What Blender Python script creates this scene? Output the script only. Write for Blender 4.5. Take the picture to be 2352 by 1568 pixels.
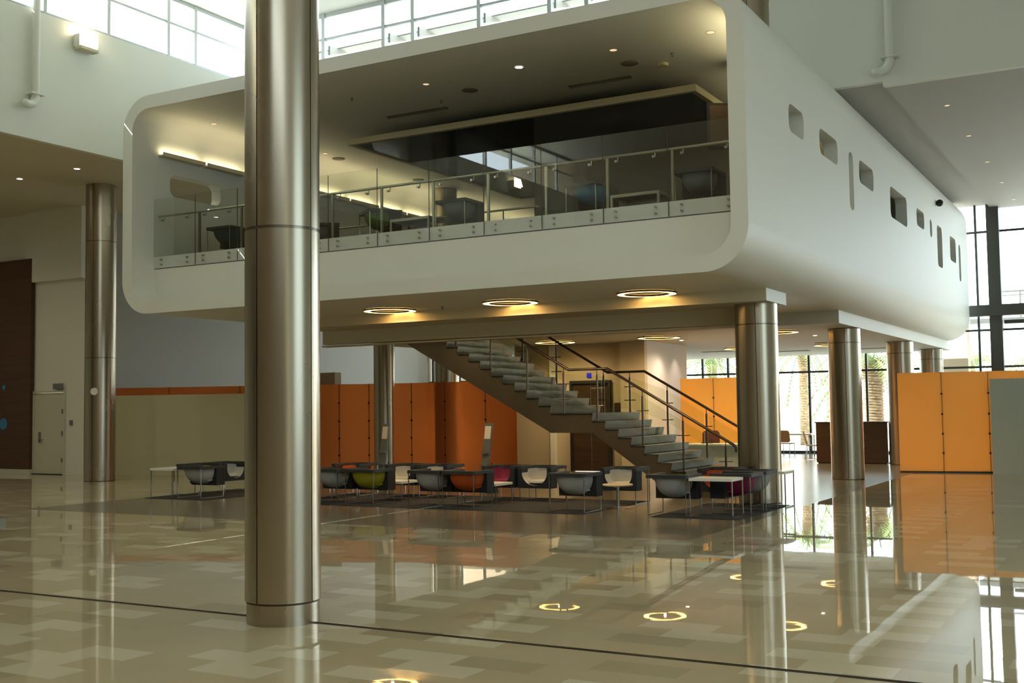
import bpy, bmesh, math, random
from mathutils import Vector, Matrix
from mathutils.geometry import tessellate_polygon
PI = math.pi
R = math.radians
random.seed(7)
for o in list(bpy.data.objects):
    bpy.data.objects.remove(o)
SC = bpy.context.scene
COL = SC.collection

# ------------------------------------------------------------------ camera
H = 1.7
FPX = 2617.91
PITCH, ROLL, YAW = 0.05922943, -0.01393937, -0.51357383
cp, sp = math.cos(PITCH), math.sin(PITCH)
fwd = Vector((math.sin(YAW) * cp, math.cos(YAW) * cp, sp))
rgt0 = Vector((math.cos(YAW), -math.sin(YAW), 0))
up0 = rgt0.cross(fwd)
rgt = rgt0 * math.cos(ROLL) + up0 * math.sin(ROLL)
upv = rgt.cross(fwd)
cam_d = bpy.data.cameras.new('camera')
cam = bpy.data.objects.new('camera', cam_d)
COL.objects.link(cam)
cam.matrix_world = Matrix(((rgt.x, upv.x, -fwd.x, 0), (rgt.y, upv.y, -fwd.y, 0), (rgt.z, upv.z, -fwd.z, H), (0, 0, 0, 1)))
cam_d.sensor_width = 36
cam_d.lens = FPX / 2352 * 36
cam_d.clip_end = 400
SC.camera = cam

# ------------------------------------------------------------------ exposure, world, sun
SC.view_settings.view_transform = 'Standard'
SC.view_settings.look = 'None'
SC.view_settings.gamma = 1
SC.view_settings.exposure = -0.1
SC.cycles.max_bounces = 10
SC.cycles.diffuse_bounces = 6
SC.cycles.glossy_bounces = 6
SC.cycles.transmission_bounces = 6
SC.cycles.transparent_max_bounces = 24
SC.cycles.sample_clamp_indirect = 8
SC.cycles.blur_glossy = 0.4
SC.cycles.caustics_reflective = False
SC.cycles.caustics_refractive = False
SC.cycles.use_denoising = True

W = bpy.data.worlds.new('world')
SC.world = W
W.use_nodes = True
bg = W.node_tree.nodes['Background']
bg.inputs['Color'].default_value = (0.81, 0.935, 1.0, 1)
bg.inputs['Strength'].default_value = 7.4

sun_d = bpy.data.lights.new('sun', 'SUN')
sun = bpy.data.objects.new('sun', sun_d)
COL.objects.link(sun)
sun_d.energy = 26
sun_d.angle = R(0.12)
sun_d.color = (1.0, 0.97, 0.9)
sdir = Vector((0.681, 0.40, -0.732)).normalized()
sun.rotation_euler = sdir.to_track_quat('-Z', 'Y').to_euler()
sun.location = (-60, 0, 60)


def portal(name, loc, sx, sy, direction):
    d = bpy.data.lights.new(name, 'AREA')
    d.shape = 'RECTANGLE'
    d.size = sx
    d.size_y = sy
    d.energy = 1
    d.cycles.is_portal = True
    o = bpy.data.objects.new(name, d)
    COL.objects.link(o)
    o.location = loc
    o.rotation_euler = Vector(direction).to_track_quat('-Z', 'Z').to_euler()
    return o


portal('daylight_left', (-21.12, 7.6, 11.33), 1.6, 31, (1, 0, 0))
portal('daylight_back_high', (-14.0, 23.28, 11.33), 14.2, 1.6, (0, -1, 0))
portal('daylight_curtain', (-8.5, 40.15, 4.0), 37, 8.2, (0, -1, 0))
portal('daylight_front', (4.5, -9.1, 10.6), 15, 2.0, (0, 1, 0))  # portal of the added opening behind the viewer
portal('daylight_right', (13.1, 7.5, 5.0), 8.0, 9, (-1, 0, 0))


# ------------------------------------------------------------------ materials
def newmat(name):
    m = bpy.data.materials.new(name)
    m.use_nodes = True
    return m, m.node_tree, m.node_tree.nodes, m.node_tree.links, m.node_tree.nodes['Principled BSDF']


def pmat(name, col, rough=0.5, metal=0.0, spec=0.5, noise=0.0, nscale=8.0, bump=0.0, emis=None, estr=0.0, coat=0.0):
    m, nt, N, L, b = newmat(name)
    b.inputs['Base Color'].default_value = (*col, 1)
    b.inputs['Roughness'].default_value = rough
    b.inputs['Metallic'].default_value = metal
    b.inputs['Specular IOR Level'].default_value = spec
    b.inputs['Coat Weight'].default_value = coat
    if emis:
        b.inputs['Emission Color'].default_value = (*emis, 1)
        b.inputs['Emission Strength'].default_value = estr
    tc = N.new('ShaderNodeTexCoord')
    nz = N.new('ShaderNodeTexNoise')
    nz.inputs['Scale'].default_value = nscale
    nz.inputs['Detail'].default_value = 3
    L.new(tc.outputs['Object'], nz.inputs['Vector'])
    if noise > 0:
        mx = N.new('ShaderNodeMix')
        mx.data_type = 'RGBA'
        mx.inputs['A'].default_value = (*[c * (1 - noise) for c in col], 1)
        mx.inputs['B'].default_value = (*[min(1, c * (1 + noise)) for c in col], 1)
        L.new(nz.outputs['Fac'], mx.inputs['Factor'])
        L.new(mx.outputs['Result'], b.inputs['Base Color'])
    if bump > 0:
        bp = N.new('ShaderNodeBump')
        bp.inputs['Strength'].default_value = bump
        bp.inputs['Distance'].default_value = 0.01
        L.new(nz.outputs['Fac'], bp.inputs['Height'])
        L.new(bp.outputs['Normal'], b.inputs['Normal'])
    return m


def steel(name, col, rough, streak=0.04, bumpd=0.0015, scale=(1.2, 1.2, 0.8), rvar=0.015, detail=1.5):
    m, nt, N, L, b = newmat(name)
    b.inputs['Metallic'].default_value = 1.0
    tc = N.new('ShaderNodeTexCoord')
    mp = N.new('ShaderNodeMapping')
    mp.inputs['Scale'].default_value = scale
    nz = N.new('ShaderNodeTexNoise')
    nz.inputs['Scale'].default_value = 1.6
    nz.inputs['Detail'].default_value = detail
    L.new(tc.outputs['Object'], mp.inputs['Vector'])
    L.new(mp.outputs['Vector'], nz.inputs['Vector'])
    mx = N.new('ShaderNodeMix')
    mx.data_type = 'RGBA'
    mx.inputs['A'].default_value = (*[c * (1 - streak) for c in col], 1)
    mx.inputs['B'].default_value = (*[min(1, c * (1 + streak)) for c in col], 1)
    L.new(nz.outputs['Fac'], mx.inputs['Factor'])
    L.new(mx.outputs['Result'], b.inputs['Base Color'])
    mr = N.new('ShaderNodeMapRange')
    mr.inputs['To Min'].default_value = rough - rvar
    mr.inputs['To Max'].default_value = rough + rvar
    L.new(nz.outputs['Fac'], mr.inputs['Value'])
    L.new(mr.outputs['Result'], b.inputs['Roughness'])
    nz2 = N.new('ShaderNodeTexNoise')
    nz2.inputs['Scale'].default_value = 1.2
    nz2.inputs['Detail'].default_value = 1
    L.new(tc.outputs['Object'], nz2.inputs['Vector'])
    bp = N.new('ShaderNodeBump')
    bp.inputs['Strength'].default_value = 0.5
    bp.inputs['Distance'].default_value = bumpd * 0.7
    L.new(nz2.outputs['Fac'], bp.inputs['Height'])
    L.new(bp.outputs['Normal'], b.inputs['Normal'])
    return m


def glass(name, tint=(0.88, 0.93, 0.89), ior=1.5):
    m, nt, N, L, b = newmat(name)
    N.remove(b)
    out = N['Material Output']
    tr = N.new('ShaderNodeBsdfTransparent')
    tr.inputs['Color'].default_value = (*tint, 1)
    gl = N.new('ShaderNodeBsdfGlossy')
    gl.inputs['Roughness'].default_value = 0.01
    fr = N.new('ShaderNodeFresnel')
    fr.inputs['IOR'].default_value = ior
    ge = N.new('ShaderNodeNewGeometry')
    inv = N.new('ShaderNodeMath')
    inv.operation = 'SUBTRACT'
    inv.inputs[0].default_value = 1
    L.new(ge.outputs['Backfacing'], inv.inputs[1])
    mul = N.new('ShaderNodeMath')
    mul.operation = 'MULTIPLY'
    L.new(fr.outputs['Fac'], mul.inputs[0])
    L.new(inv.outputs['Value'], mul.inputs[1])
    mix = N.new('ShaderNodeMixShader')
    L.new(mul.outputs['Value'], mix.inputs['Fac'])
    L.new(tr.outputs['BSDF'], mix.inputs[1])
    L.new(gl.outputs['BSDF'], mix.inputs[2])
    L.new(mix.outputs['Shader'], out.inputs['Surface'])
    return m


def translucent(name, col, tcol, rough=0.25, amount=0.5, frosted=0.0):
    m, nt, N, L, b = newmat(name)
    out = N['Material Output']
    b.inputs['Base Color'].default_value = (*col, 1)
    b.inputs['Roughness'].default_value = rough
    t = N.new('ShaderNodeBsdfTranslucent')
    t.inputs['Color'].default_value = (*tcol, 1)
    mix = N.new('ShaderNodeMixShader')
    mix.inputs['Fac'].default_value = amount
    L.new(b.outputs['BSDF'], mix.inputs[1])
    L.new(t.outputs['BSDF'], mix.inputs[2])
    if frosted > 0:
        rf = N.new('ShaderNodeBsdfRefraction')
        rf.inputs['Color'].default_value = (*tcol, 1)
        rf.inputs['Roughness'].default_value = 0.38
        rf.inputs['IOR'].default_value = 1.25
        mix2 = N.new('ShaderNodeMixShader')
        mix2.inputs['Fac'].default_value = frosted
        L.new(mix.outputs['Shader'], mix2.inputs[1])
        L.new(rf.outputs['BSDF'], mix2.inputs[2])
        mix = mix2
    L.new(mix.outputs['Shader'], out.inputs['Surface'])
    return m


def emit(name, col, s):
    return pmat(name, (0.8, 0.8, 0.8), 0.5, emis=col, estr=s)


def wood(name, c1, c2, scale=(1, 1, 12), rough=0.35):
    m, nt, N, L, b = newmat(name)
    tc = N.new('ShaderNodeTexCoord')
    mp = N.new('ShaderNodeMapping')
    mp.inputs['Scale'].default_value = scale
    nz = N.new('ShaderNodeTexNoise')
    nz.inputs['Scale'].default_value = 1.3
    nz.inputs['Detail'].default_value = 6
    L.new(tc.outputs['Object'], mp.inputs['Vector'])
    L.new(mp.outputs['Vector'], nz.inputs['Vector'])
    cr = N.new('ShaderNodeValToRGB')
    cr.color_ramp.elements[0].color = (*c1, 1)
    cr.color_ramp.elements[1].color = (*c2, 1)
    cr.color_ramp.elements[0].position = 0.3
    cr.color_ramp.elements[1].position = 0.7
    L.new(nz.outputs['Fac'], cr.inputs['Fac'])
    L.new(cr.outputs['Color'], b.inputs['Base Color'])
    b.inputs['Roughness'].default_value = rough
    return m


def floor_mat():
    m, nt, N, L, b = newmat('polished_floor_tiles')
    geo = N.new('ShaderNodeNewGeometry')
    sep = N.new('ShaderNodeSeparateXYZ')
    L.new(geo.outputs['Position'], sep.inputs['Vector'])

    def M(op, a, b_=None, c=None):
        n = N.new('ShaderNodeMath')
        n.operation = op
        for i, v in enumerate((a, b_, c)):
            if v is None:
                continue
            if isinstance(v, (int, float)):
                n.inputs[i].default_value = v
            else:
                L.new(v, n.inputs[i])
        return n.outputs['Value']
    X, Y = sep.outputs['X'], sep.outputs['Y']
    ry = M('DIVIDE', M('ADD', Y, 0.02), 0.297)
    row = M('FLOOR', ry)
    off = M('MULTIPLY', M('MODULO', M('ADD', row, 1000), 2), 0.30)
    rx = M('DIVIDE', M('ADD', M('ADD', X, 60.0), off), 0.6)
    colm = M('FLOOR', rx)
    cmb = N.new('ShaderNodeCombineXYZ')
    L.new(colm, cmb.inputs['X'])
    L.new(row, cmb.inputs['Y'])
    wn = N.new('ShaderNodeTexWhiteNoise')
    wn.noise_dimensions = '3D'
    L.new(cmb.outputs['Vector'], wn.inputs['Vector'])
    v = wn.outputs['Value']
    light = M('MULTIPLY', M('GREATER_THAN', v, 0.52), M('LESS_THAN', M('MODULO', M('ADD', M('ADD', colm, row), 2000), 2), 0.5))
    dark = M('LESS_THAN', v, 0.10)
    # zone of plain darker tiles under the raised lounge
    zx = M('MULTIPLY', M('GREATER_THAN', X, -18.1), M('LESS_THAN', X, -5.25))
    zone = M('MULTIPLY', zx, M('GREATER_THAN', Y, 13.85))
    # joints
    fx = M('FRACT', rx)
    fy = M('FRACT', ry)
    jx = M('MAXIMUM', M('LESS_THAN', fx, 0.004), M('LESS_THAN', fy, 0.008))
    nz = N.new('ShaderNodeTexNoise')
    nz.inputs['Scale'].default_value = 1.1
    nz.inputs['Detail'].default_value = 5
    L.new(geo.outputs['Position'], nz.inputs['Vector'])

    def mixc(f, a, b2):
        n = N.new('ShaderNodeMix')
        n.data_type = 'RGBA'
        for key, val in (('Factor', f), ('A', a), ('B', b2)):
            if isinstance(val, tuple):
                n.inputs[key].default_value = (*val, 1)
            elif isinstance(val, (int, float)):
                n.inputs[key].default_value = val
            else:
                L.new(val, n.inputs[key])
        return n.outputs['Result']
    base = mixc(dark, FL_BASE, FL_DARK)
    base = mixc(light, base, FL_LIGHT)
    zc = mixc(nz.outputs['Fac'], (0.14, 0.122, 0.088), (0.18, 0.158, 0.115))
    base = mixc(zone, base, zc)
    base = mixc(M('MULTIPLY', jx, 0.35), base, (0.16, 0.14, 0.11))
    vv = N.new('ShaderNodeHueSaturation')
    L.new(base, vv.inputs['Color'])
    L.new(M('ADD', M('MULTIPLY', nz.outputs['Fac'], 0.2), 0.9), vv.inputs['Value'])
    L.new(vv.outputs['Color'], b.inputs['Base Color'])
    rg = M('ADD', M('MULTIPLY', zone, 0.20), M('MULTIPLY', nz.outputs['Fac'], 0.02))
    L.new(M('ADD', rg, 0.004), b.inputs['Roughness'])
    b.inputs['Specular IOR Level'].default_value = 0.33
    # every tile lies at its own very slight tilt
    wv = N.new('ShaderNodeVectorMath')
    wv.operation = 'SUBTRACT'
    L.new(wn.outputs['Color'], wv.inputs[0])
    wv.inputs[1].default_value = (0.5, 0.5, 0.5)
    ws = N.new('ShaderNodeVectorMath')
    ws.operation = 'SCALE'
    L.new(wv.outputs['Vector'], ws.inputs[0])
    ws.inputs['Scale'].default_value = 0.0011
    wa = N.new('ShaderNodeVectorMath')
    wa.operation = 'ADD'
    L.new(ws.outputs['Vector'], wa.inputs[0])
    wa.inputs[1].default_value = (0, 0, 1)
    nn = N.new('ShaderNodeVectorMath')
    nn.operation = 'NORMALIZE'
    L.new(wa.outputs['Vector'], nn.inputs[0])
    bp = N.new('ShaderNodeBump')
    bp.inputs['Strength'].default_value = 0.12
    bp.inputs['Distance'].default_value = 0.003
    L.new(nz.outputs['Fac'], bp.inputs['Height'])
    L.new(nn.outputs['Vector'], bp.inputs['Normal'])
    L.new(bp.outputs['Normal'], b.inputs['Normal'])
    return m


FL_BASE = (0.45, 0.395, 0.265)
FL_LIGHT = (0.56, 0.515, 0.385)
FL_DARK = (0.39, 0.34, 0.225)
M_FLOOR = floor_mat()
M_WALL = pmat('white_wall_paint', (0.70, 0.71, 0.64), 0.6, noise=0.02, nscale=0.7)
M_BROWNW = pmat('brown_grey_wall_paint', (0.26, 0.21, 0.14), 0.7)
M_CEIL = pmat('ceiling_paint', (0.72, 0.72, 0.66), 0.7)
M_POD = pmat('pod_white_plaster', (0.73, 0.735, 0.67), 0.55, noise=0.015, nscale=0.8, bump=0.02)
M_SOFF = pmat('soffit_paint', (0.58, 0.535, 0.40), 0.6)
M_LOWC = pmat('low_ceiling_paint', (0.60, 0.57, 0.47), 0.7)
M_BEIGE = pmat('beige_wall_paint', (0.50, 0.43, 0.30), 0.6)
M_STEEL = steel('brushed_column_steel', (0.43, 0.375, 0.29), 0.27)
M_STEELD = steel('stair_stringer_steel', (0.42, 0.345, 0.25), 0.25, 0.15, 0.004)
M_TREAD = steel('stair_tread_steel', (0.15, 0.14, 0.105), 0.32, 0.4, 0.006, (2, 4, 2), 0.10, 3)  # colour streaks stand in for patchy reflections on the steps
M_RAIL = pmat('rail_steel', (0.42, 0.42, 0.36), 0.3, 1.0)
M_RAILD = pmat('dark_rail_steel', (0.16, 0.13, 0.10), 0.35, 0.9)
M_SEAM = pmat('seam_dark', (0.05, 0.025, 0.015), 0.5)
M_FRAME = pmat('window_frame_aluminium', (0.45, 0.48, 0.48), 0.45, 0.3)
M_FRAMED = pmat('curtain_wall_frame', (0.045, 0.055, 0.06), 0.45)
M_BEAMD = pmat('dark_transfer_beam', (0.07, 0.075, 0.07), 0.5)
M_GLASS = glass('window_glass', (0.96, 0.98, 0.98), 1.35)
M_TINTG = glass('dimming_glass', (0.62, 0.655, 0.66), 1.35)  # tint added to dim the daylight from the right opening
M_GUARD = glass('guard_glass', (0.945, 0.965, 0.93), 2.1)
M_SGLASS = glass('stair_glass', (0.93, 0.95, 0.9), 1.4)
M_EDGE = pmat('slab_edge_paint', (0.82, 0.81, 0.86), 0.5)
M_ORANGE = translucent('orange_resin_panel', (0.46, 0.13, 0.045), (1.0, 0.52, 0.24), 0.4, 0.55, 0.45)
M_ORANGE2 = translucent('light_orange_resin_panel', (0.92, 0.50, 0.17), (0.98, 0.62, 0.22), 0.35, 0.55)
M_ORANGE3 = translucent('amber_resin_panel', (0.95, 0.55, 0.2), (1.0, 0.66, 0.20), 0.4, 0.75)
M_CREAM = pmat('cream_partition', (0.53, 0.49, 0.31), 0.45)
M_GREYP = pmat('grey_green_partition', (0.50, 0.55, 0.48), 0.5)
M_WOODP = wood('brown_wood_wall_panel', (0.055, 0.020, 0.006), (0.085, 0.034, 0.010), (0.6, 0.6, 9))
M_WOODD = wood('dark_wood_cabinet', (0.035, 0.020, 0.010), (0.065, 0.038, 0.018), (1, 1, 8))
M_DESK = wood('reception_desk_wood', (0.055, 0.034, 0.022), (0.08, 0.05, 0.032), (1, 1, 8))
M_DOOR = pmat('white_door_paint', (0.55, 0.56, 0.45), 0.5)
M_DARK = pmat('near_black', (0.015, 0.015, 0.016), 0.5)
M_RUG = pmat('charcoal_rug', (0.030, 0.028, 0.027), 0.95, noise=0.3, nscale=60)
M_WHITE = pmat('white_laminate', (0.80, 0.80, 0.73), 0.3)
M_CHROME = pmat('chrome', (0.50, 0.50, 0.46), 0.22, 1.0)
M_RINGJ = pmat('joint_ring_steel', (0.22, 0.19, 0.15), 0.25, 1.0)
M_BLACKF = pmat('charcoal_felt', (0.022, 0.023, 0.026), 0.8)
M_RIM = pmat('charcoal_rim', (0.030, 0.034, 0.036), 0.6)
M_TEALC = pmat('dark_teal_gloss_ceiling', (0.010, 0.022, 0.026), 0.13, noise=0.1, nscale=2)
M_LIP = pmat('cream_ceiling_lip', (0.62, 0.56, 0.38), 0.6)
M_BLUE = pmat('blue_disc', (0.03, 0.22, 0.42), 0.4)
M_CONC = pmat('outside_paving', (0.55, 0.52, 0.46), 0.8, noise=0.1, nscale=0.5)
M_BARK = wood('palm_bark', (0.20, 0.13, 0.07), (0.42, 0.31, 0.19), (4, 4, 9), 0.9)
M_FROND = pmat('palm_frond', (0.16, 0.22, 0.06), 0.6)
M_OUTW = pmat('outside_sand_wall', (0.55, 0.42, 0.28), 0.8)
M_RING = emit('warm_ring_lamp', (1.0, 0.54, 0.14), 12.0)
M_LAMPW = emit('warm_downlight', (1.0, 0.66, 0.42), 1.0)
M_LAMPB = emit('bright_downlight', (1.0, 0.90, 0.75), 14.0)
M_FLOODE = emit('floodlight_lens', (1.0, 0.80, 0.50), 40.0)
M_COVE = emit('cove_tube', (1.0, 0.84, 0.50), 2.0)
M_CHAIRB = pmat('brown_mesh_chair', (0.13, 0.035, 0.015), 0.6)
M_PAPER = pmat('paper', (0.75, 0.70, 0.62), 0.7)
M_GREYM = pmat('grey_metal_panel', (0.20, 0.21, 0.20), 0.4, 0.4)
M_SPK = pmat('speaker_grille', (0.20, 0.18, 0.14), 0.7)
M_BROWNBOX = pmat('tan_board', (0.35, 0.25, 0.15), 0.7)
SHELLC = {
    'grey': ((0.40, 0.41, 0.40), (0.50, 0.49, 0.44)),
    'yellow': ((0.33, 0.31, 0.010), (0.36, 0.30, 0.01)),
    'orange': ((0.50, 0.085, 0.008), (0.50, 0.085, 0.008)),
    'magenta': ((0.19, 0.008, 0.055), (0.19, 0.008, 0.055)),
    'teal': ((0.010, 0.05, 0.065), (0.012, 0.06, 0.075)),
    'green': ((0.07, 0.16, 0.012), (0.08, 0.18, 0.015)),
    'blue': ((0.02, 0.16, 0.30), (0.025, 0.20, 0.38)),
    'slate': ((0.16, 0.17, 0.16), (0.18, 0.19, 0.18)),
}
M_SH = {k: (pmat('felt_shell_' + k, v[0], 0.75), pmat('felt_seat_' + k, v[1], 0.8)) for k, v in SHELLC.items()}


# ------------------------------------------------------------------ mesh helpers
class MB:
    def __init__(self):
        self.v = []
        self.f = []
        self.s = []

    def add(self, vs, fs, smooth=False):
        n = len(self.v)
        self.v += [tuple(p) for p in vs]
        self.f += [tuple(i + n for i in f) for f in fs]
        self.s += [smooth] * len(fs)
        return self

    def box(self, x0, x1, y0, y1, z0, z1):
        vs = [(x, y, z) for x in (x0, x1) for y in (y0, y1) for z in (z0, z1)]
        fs = [(0, 1, 3, 2), (4, 6, 7, 5), (0, 4, 5, 1), (2, 3, 7, 6), (0, 2, 6, 4), (1, 5, 7, 3)]
        return self.add(vs, fs)

    def obox(self, p, q, w, z0, z1):
        """upright slab from p to q (xy), thickness w"""
        p = Vector(p[:2]); q = Vector(q[:2])
        d = (q - p).normalized()
        n = Vector((-d.y, d.x)) * (w / 2)
        c = [p - n, q - n, q + n, p + n]
        vs = [(a.x, a.y, z) for z in (z0, z1) for a in c]
        fs = [(3, 2, 1, 0), (4, 5, 6, 7), (0, 1, 5, 4), (1, 2, 6, 5), (2, 3, 7, 6), (3, 0, 4, 7)]
        return self.add(vs, fs)

    def cyl(self, a, b, r, n=20, r2=None, caps=True):
        a = Vector(a); b = Vector(b)
        r2 = r if r2 is None else r2
        d = (b - a).normalized()
        t = Vector((0, 0, 1)) if abs(d.z) < 0.9 else Vector((1, 0, 0))
        u = d.cross(t).normalized()
        w = d.cross(u)
        vs = []
        for k in range(n):
            an = 2 * PI * k / n
            o = u * math.cos(an) + w * math.sin(an)
            vs.append(a + o * r)
            vs.append(b + o * r2)
        self.add(vs, [(2 * k, (2 * k + 2) % (2 * n), (2 * k + 3) % (2 * n), 2 * k + 1) for k in range(n)], True)
        if caps:
            self.add([vs[2 * k] for k in range(n)], [tuple(range(n))])
            self.add([vs[2 * k + 1] for k in range(n)], [tuple(reversed(range(n)))])
        return self

    def tube(self, pts, r, n=8):
        pts = [Vector(p) for p in pts]
        for i in range(len(pts) - 1):
            self.cyl(pts[i], pts[i + 1], r, n)
        for p in pts[1:-1]:
            self.ball(p, r, 8, 5)
        return self

    def ball(self, c, r, nu=12, nv=8, sz=1.0):
        c = Vector(c)
        vs = []
        for j in range(nv + 1):
            th = PI * j / nv
            for i in range(nu):
                ph = 2 * PI * i / nu
                vs.append(c + Vector((r * math.sin(th) * math.cos(ph), r * math.sin(th) * math.sin(ph), r * sz * math.cos(th))))
        fs = []
        for j in range(nv):
            for i in range(nu):
                fs.append((j * nu + i, (j + 1) * nu + i, (j + 1) * nu + (i + 1) % nu, j * nu + (i + 1) % nu))
        return self.add(vs, fs, True)

    def lathe(self, c, prof, n=32):
        """prof: list of (r, z)"""
        c = Vector(c)
        vs = []
        for r, z in prof:
            for i in range(n):
                a = 2 * PI * i / n
                vs.append((c.x + r * math.cos(a), c.y + r * math.sin(a), c.z + z))
        fs = []
        for j in range(len(prof) - 1):
            for i in range(n):
                fs.append((j * n + i, j * n + (i + 1) % n, (j + 1) * n + (i + 1) % n, (j + 1) * n + i))
        return self.add(vs, fs, True)

    def plate(self, outer, holes, t, fn):
        """outline with holes (2d), thickness 0..t, fn(u,v,w)->xyz"""
        loops = [outer] + list(holes)
        flat = [p for l in loops for p in l]
        tris = tessellate_polygon([[Vector((p[0], p[1], 0)) for p in l] for l in loops])
        n = len(flat)
        vs = [fn(p[0], p[1], 0) for p in flat] + [fn(p[0], p[1], t) for p in flat]
        fs = [tuple(tr) for tr in tris] + [tuple(i + n for i in reversed(tr)) for tr in tris]
        self.add(vs, fs)
        k = 0
        for l in loops:
            m = len(l)
            self.add([vs[k + i] for i in range(m)] + [vs[n + k + i] for i in range(m)],
                     [(i, (i + 1) % m, m + (i + 1) % m, m + i) for i in range(m)])
            k += m
        return self

    def build(self, name, mat, parent=None, recalc=True, label=None):
        me = bpy.data.meshes.new(name)
        me.from_pydata(self.v, [], self.f)
        me.polygons.foreach_set('use_smooth', self.s)
        if recalc:
            bm = bmesh.new()
            bm.from_mesh(me)
            bmesh.ops.remove_doubles(bm, verts=bm.verts, dist=0.00001)
            bmesh.ops.recalc_face_normals(bm, faces=bm.faces)
            bm.to_mesh(me)
            bm.free()
        # sharp edges where angle is large, so smooth strips do not bleed into flats
        bm = bmesh.new()
        bm.from_mesh(me)
        for e in bm.edges:
            if len(e.link_faces) == 2:
                if e.calc_face_angle(0) > R(40):
                    e.smooth = False
        bm.to_mesh(me)
        bm.free()
        me.materials.append(mat)
        o = bpy.data.objects.new(name, me)
        COL.objects.link(o)
        if parent is not None:
            o.parent = parent
        if label:
            o['label'] = label
        return o


def rrect(x0, x1, y0, y1, r, n=6):
    pts = []
    for cx, cy, a0 in ((x1 - r, y1 - r, 0), (x0 + r, y1 - r, 90), (x0 + r, y0 + r, 180), (x1 - r, y0 + r, 270)):
        for k in range(n + 1):
            a = R(a0 + 90 * k / n)
            pts.append((cx + r * math.cos(a), cy + r * math.sin(a)))
    return pts


def tag(o, label, cat, group=None, kind=None):
    o['label'] = label
    o['category'] = cat
    if group:
        o['group'] = group
    if kind:
        o['kind'] = kind
    return o


def thing(name, label, cat, loc=(0, 0, 0), rz=0.0, group=None, kind=None):
    o = bpy.data.objects.new(name, None)
    o.empty_display_size = 0.2
    COL.objects.link(o)
    o.location = loc
    o.rotation_euler = (0, 0, rz)
    return tag(o, label, cat, group, kind)


def struct(name, mb, mat, parent=None):
    o = mb.build(name, mat, parent)
    if parent is None:
        o['kind'] = 'structure'
    return o


def dup(root, loc=None, rz=None, label=None, group=None):
    r = root.copy()
    COL.objects.link(r)
    if loc is not None:
        r.location = loc
    if rz is not None:
        r.rotation_euler = (0, 0, rz)
    if label:
        r['label'] = label
    if group:
        r['group'] = group
    for ch in list(root.children):
        c = ch.copy()
        COL.objects.link(c)
        c.parent = r
        for g in list(ch.children):
            d = g.copy()
            COL.objects.link(d)
            d.parent = c
    return r


# ------------------------------------------------------------------ room shell
XL, ZS, ZC = -21.03, 7.70, 12.12     # left upper wall, left soffit, atrium ceiling
YB = 23.2                            # back clerestory wall
SILL = 10.56
XR, YFR, YCW = 13.0, -9.0, 40.0

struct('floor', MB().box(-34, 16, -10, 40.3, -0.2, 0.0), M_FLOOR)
struct('trim_1', MB().box(-33, XR, 7.312, 7.340, 0.0, 0.003).box(-33, XR, 7.308, 7.312, 0.0, 0.006).box(-33, XR, 7.340, 7.344, 0.0, 0.006), pmat('joint_strip_metal', (0.08, 0.07, 0.06), 0.3, 0.8))
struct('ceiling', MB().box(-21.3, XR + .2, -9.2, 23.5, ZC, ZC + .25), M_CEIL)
# roof overhang shading the left clerestory down to a sliver of sun; wider near end added to block it
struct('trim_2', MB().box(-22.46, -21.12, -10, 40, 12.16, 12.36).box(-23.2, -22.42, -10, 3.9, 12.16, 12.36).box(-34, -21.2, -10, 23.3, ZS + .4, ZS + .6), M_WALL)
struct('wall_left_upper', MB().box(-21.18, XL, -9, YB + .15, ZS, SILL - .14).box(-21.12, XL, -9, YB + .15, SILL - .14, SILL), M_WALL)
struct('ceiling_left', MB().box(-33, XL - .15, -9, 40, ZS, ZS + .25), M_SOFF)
M_GREYW = pmat('grey_wall_paint', (0.36, 0.355, 0.33), 0.6)
struct('wall_left', MB().box(-26.8, -26.6, 22.5, 40.2, 0, ZS), M_GREYW)
dw = MB()
dw.box(-33, -28.77, 22.3, 22.5, 0, ZS).box(-27.35, -26.6, 22.3, 22.5, 0, ZS).box(-28.77, -27.35, 22.3, 22.5, 2.42, ZS)
dw.box(-29, -26.6, 22.16, 22.3, 5.62, ZS)
struct('wall_door', dw, M_WALL)
struct('wall_far_left', MB().box(-33.2, -33, -9, 22.5, 0, ZS), M_WALL)
# back wall of the atrium over the lower ceiling, with clerestory opening
bw = MB()
bw.box(-21.18, 16, YB, YB + .15, 8.13, SILL).box(-6.9, 16, YB, YB + .15, SILL, ZC)
bw.box(-4.5, 16, YB - .02, YB + .15, 8.03, 8.2)
struct('wall_back_upper', bw, M_WALL)
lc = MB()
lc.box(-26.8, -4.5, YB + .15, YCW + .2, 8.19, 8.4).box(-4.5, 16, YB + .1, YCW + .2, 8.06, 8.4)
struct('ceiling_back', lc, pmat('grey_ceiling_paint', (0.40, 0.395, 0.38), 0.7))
struct('wall_right', MB().box(XR, XR + .2, -9, 40, 0, 1.0).box(XR, XR + .2, -9, 40, 9.0, ZC).box(XR, XR + .2, -9, 3, 1, 9).box(XR, XR + .2, 12, 40, 1, 9), M_WALL)
struct('wall_front', MB().box(-34, 16, -9.2, YFR, 0, 9.6).box(-34, 16, -9.2, YFR, 11.6, ZC).box(-34, -3, -9.2, YFR, 9.6, 11.6).box(12, 16, -9.2, YFR, 9.6, 11.6), M_BROWNW)


# windows -------------------------------------------------------------
def window_frame(name, mb, mat, panes, gm=None):
    o = struct(name, mb, mat)
    for i, p in enumerate(panes):
        g = p.build('pane', gm or M_GLASS, o)
    return o


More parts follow.
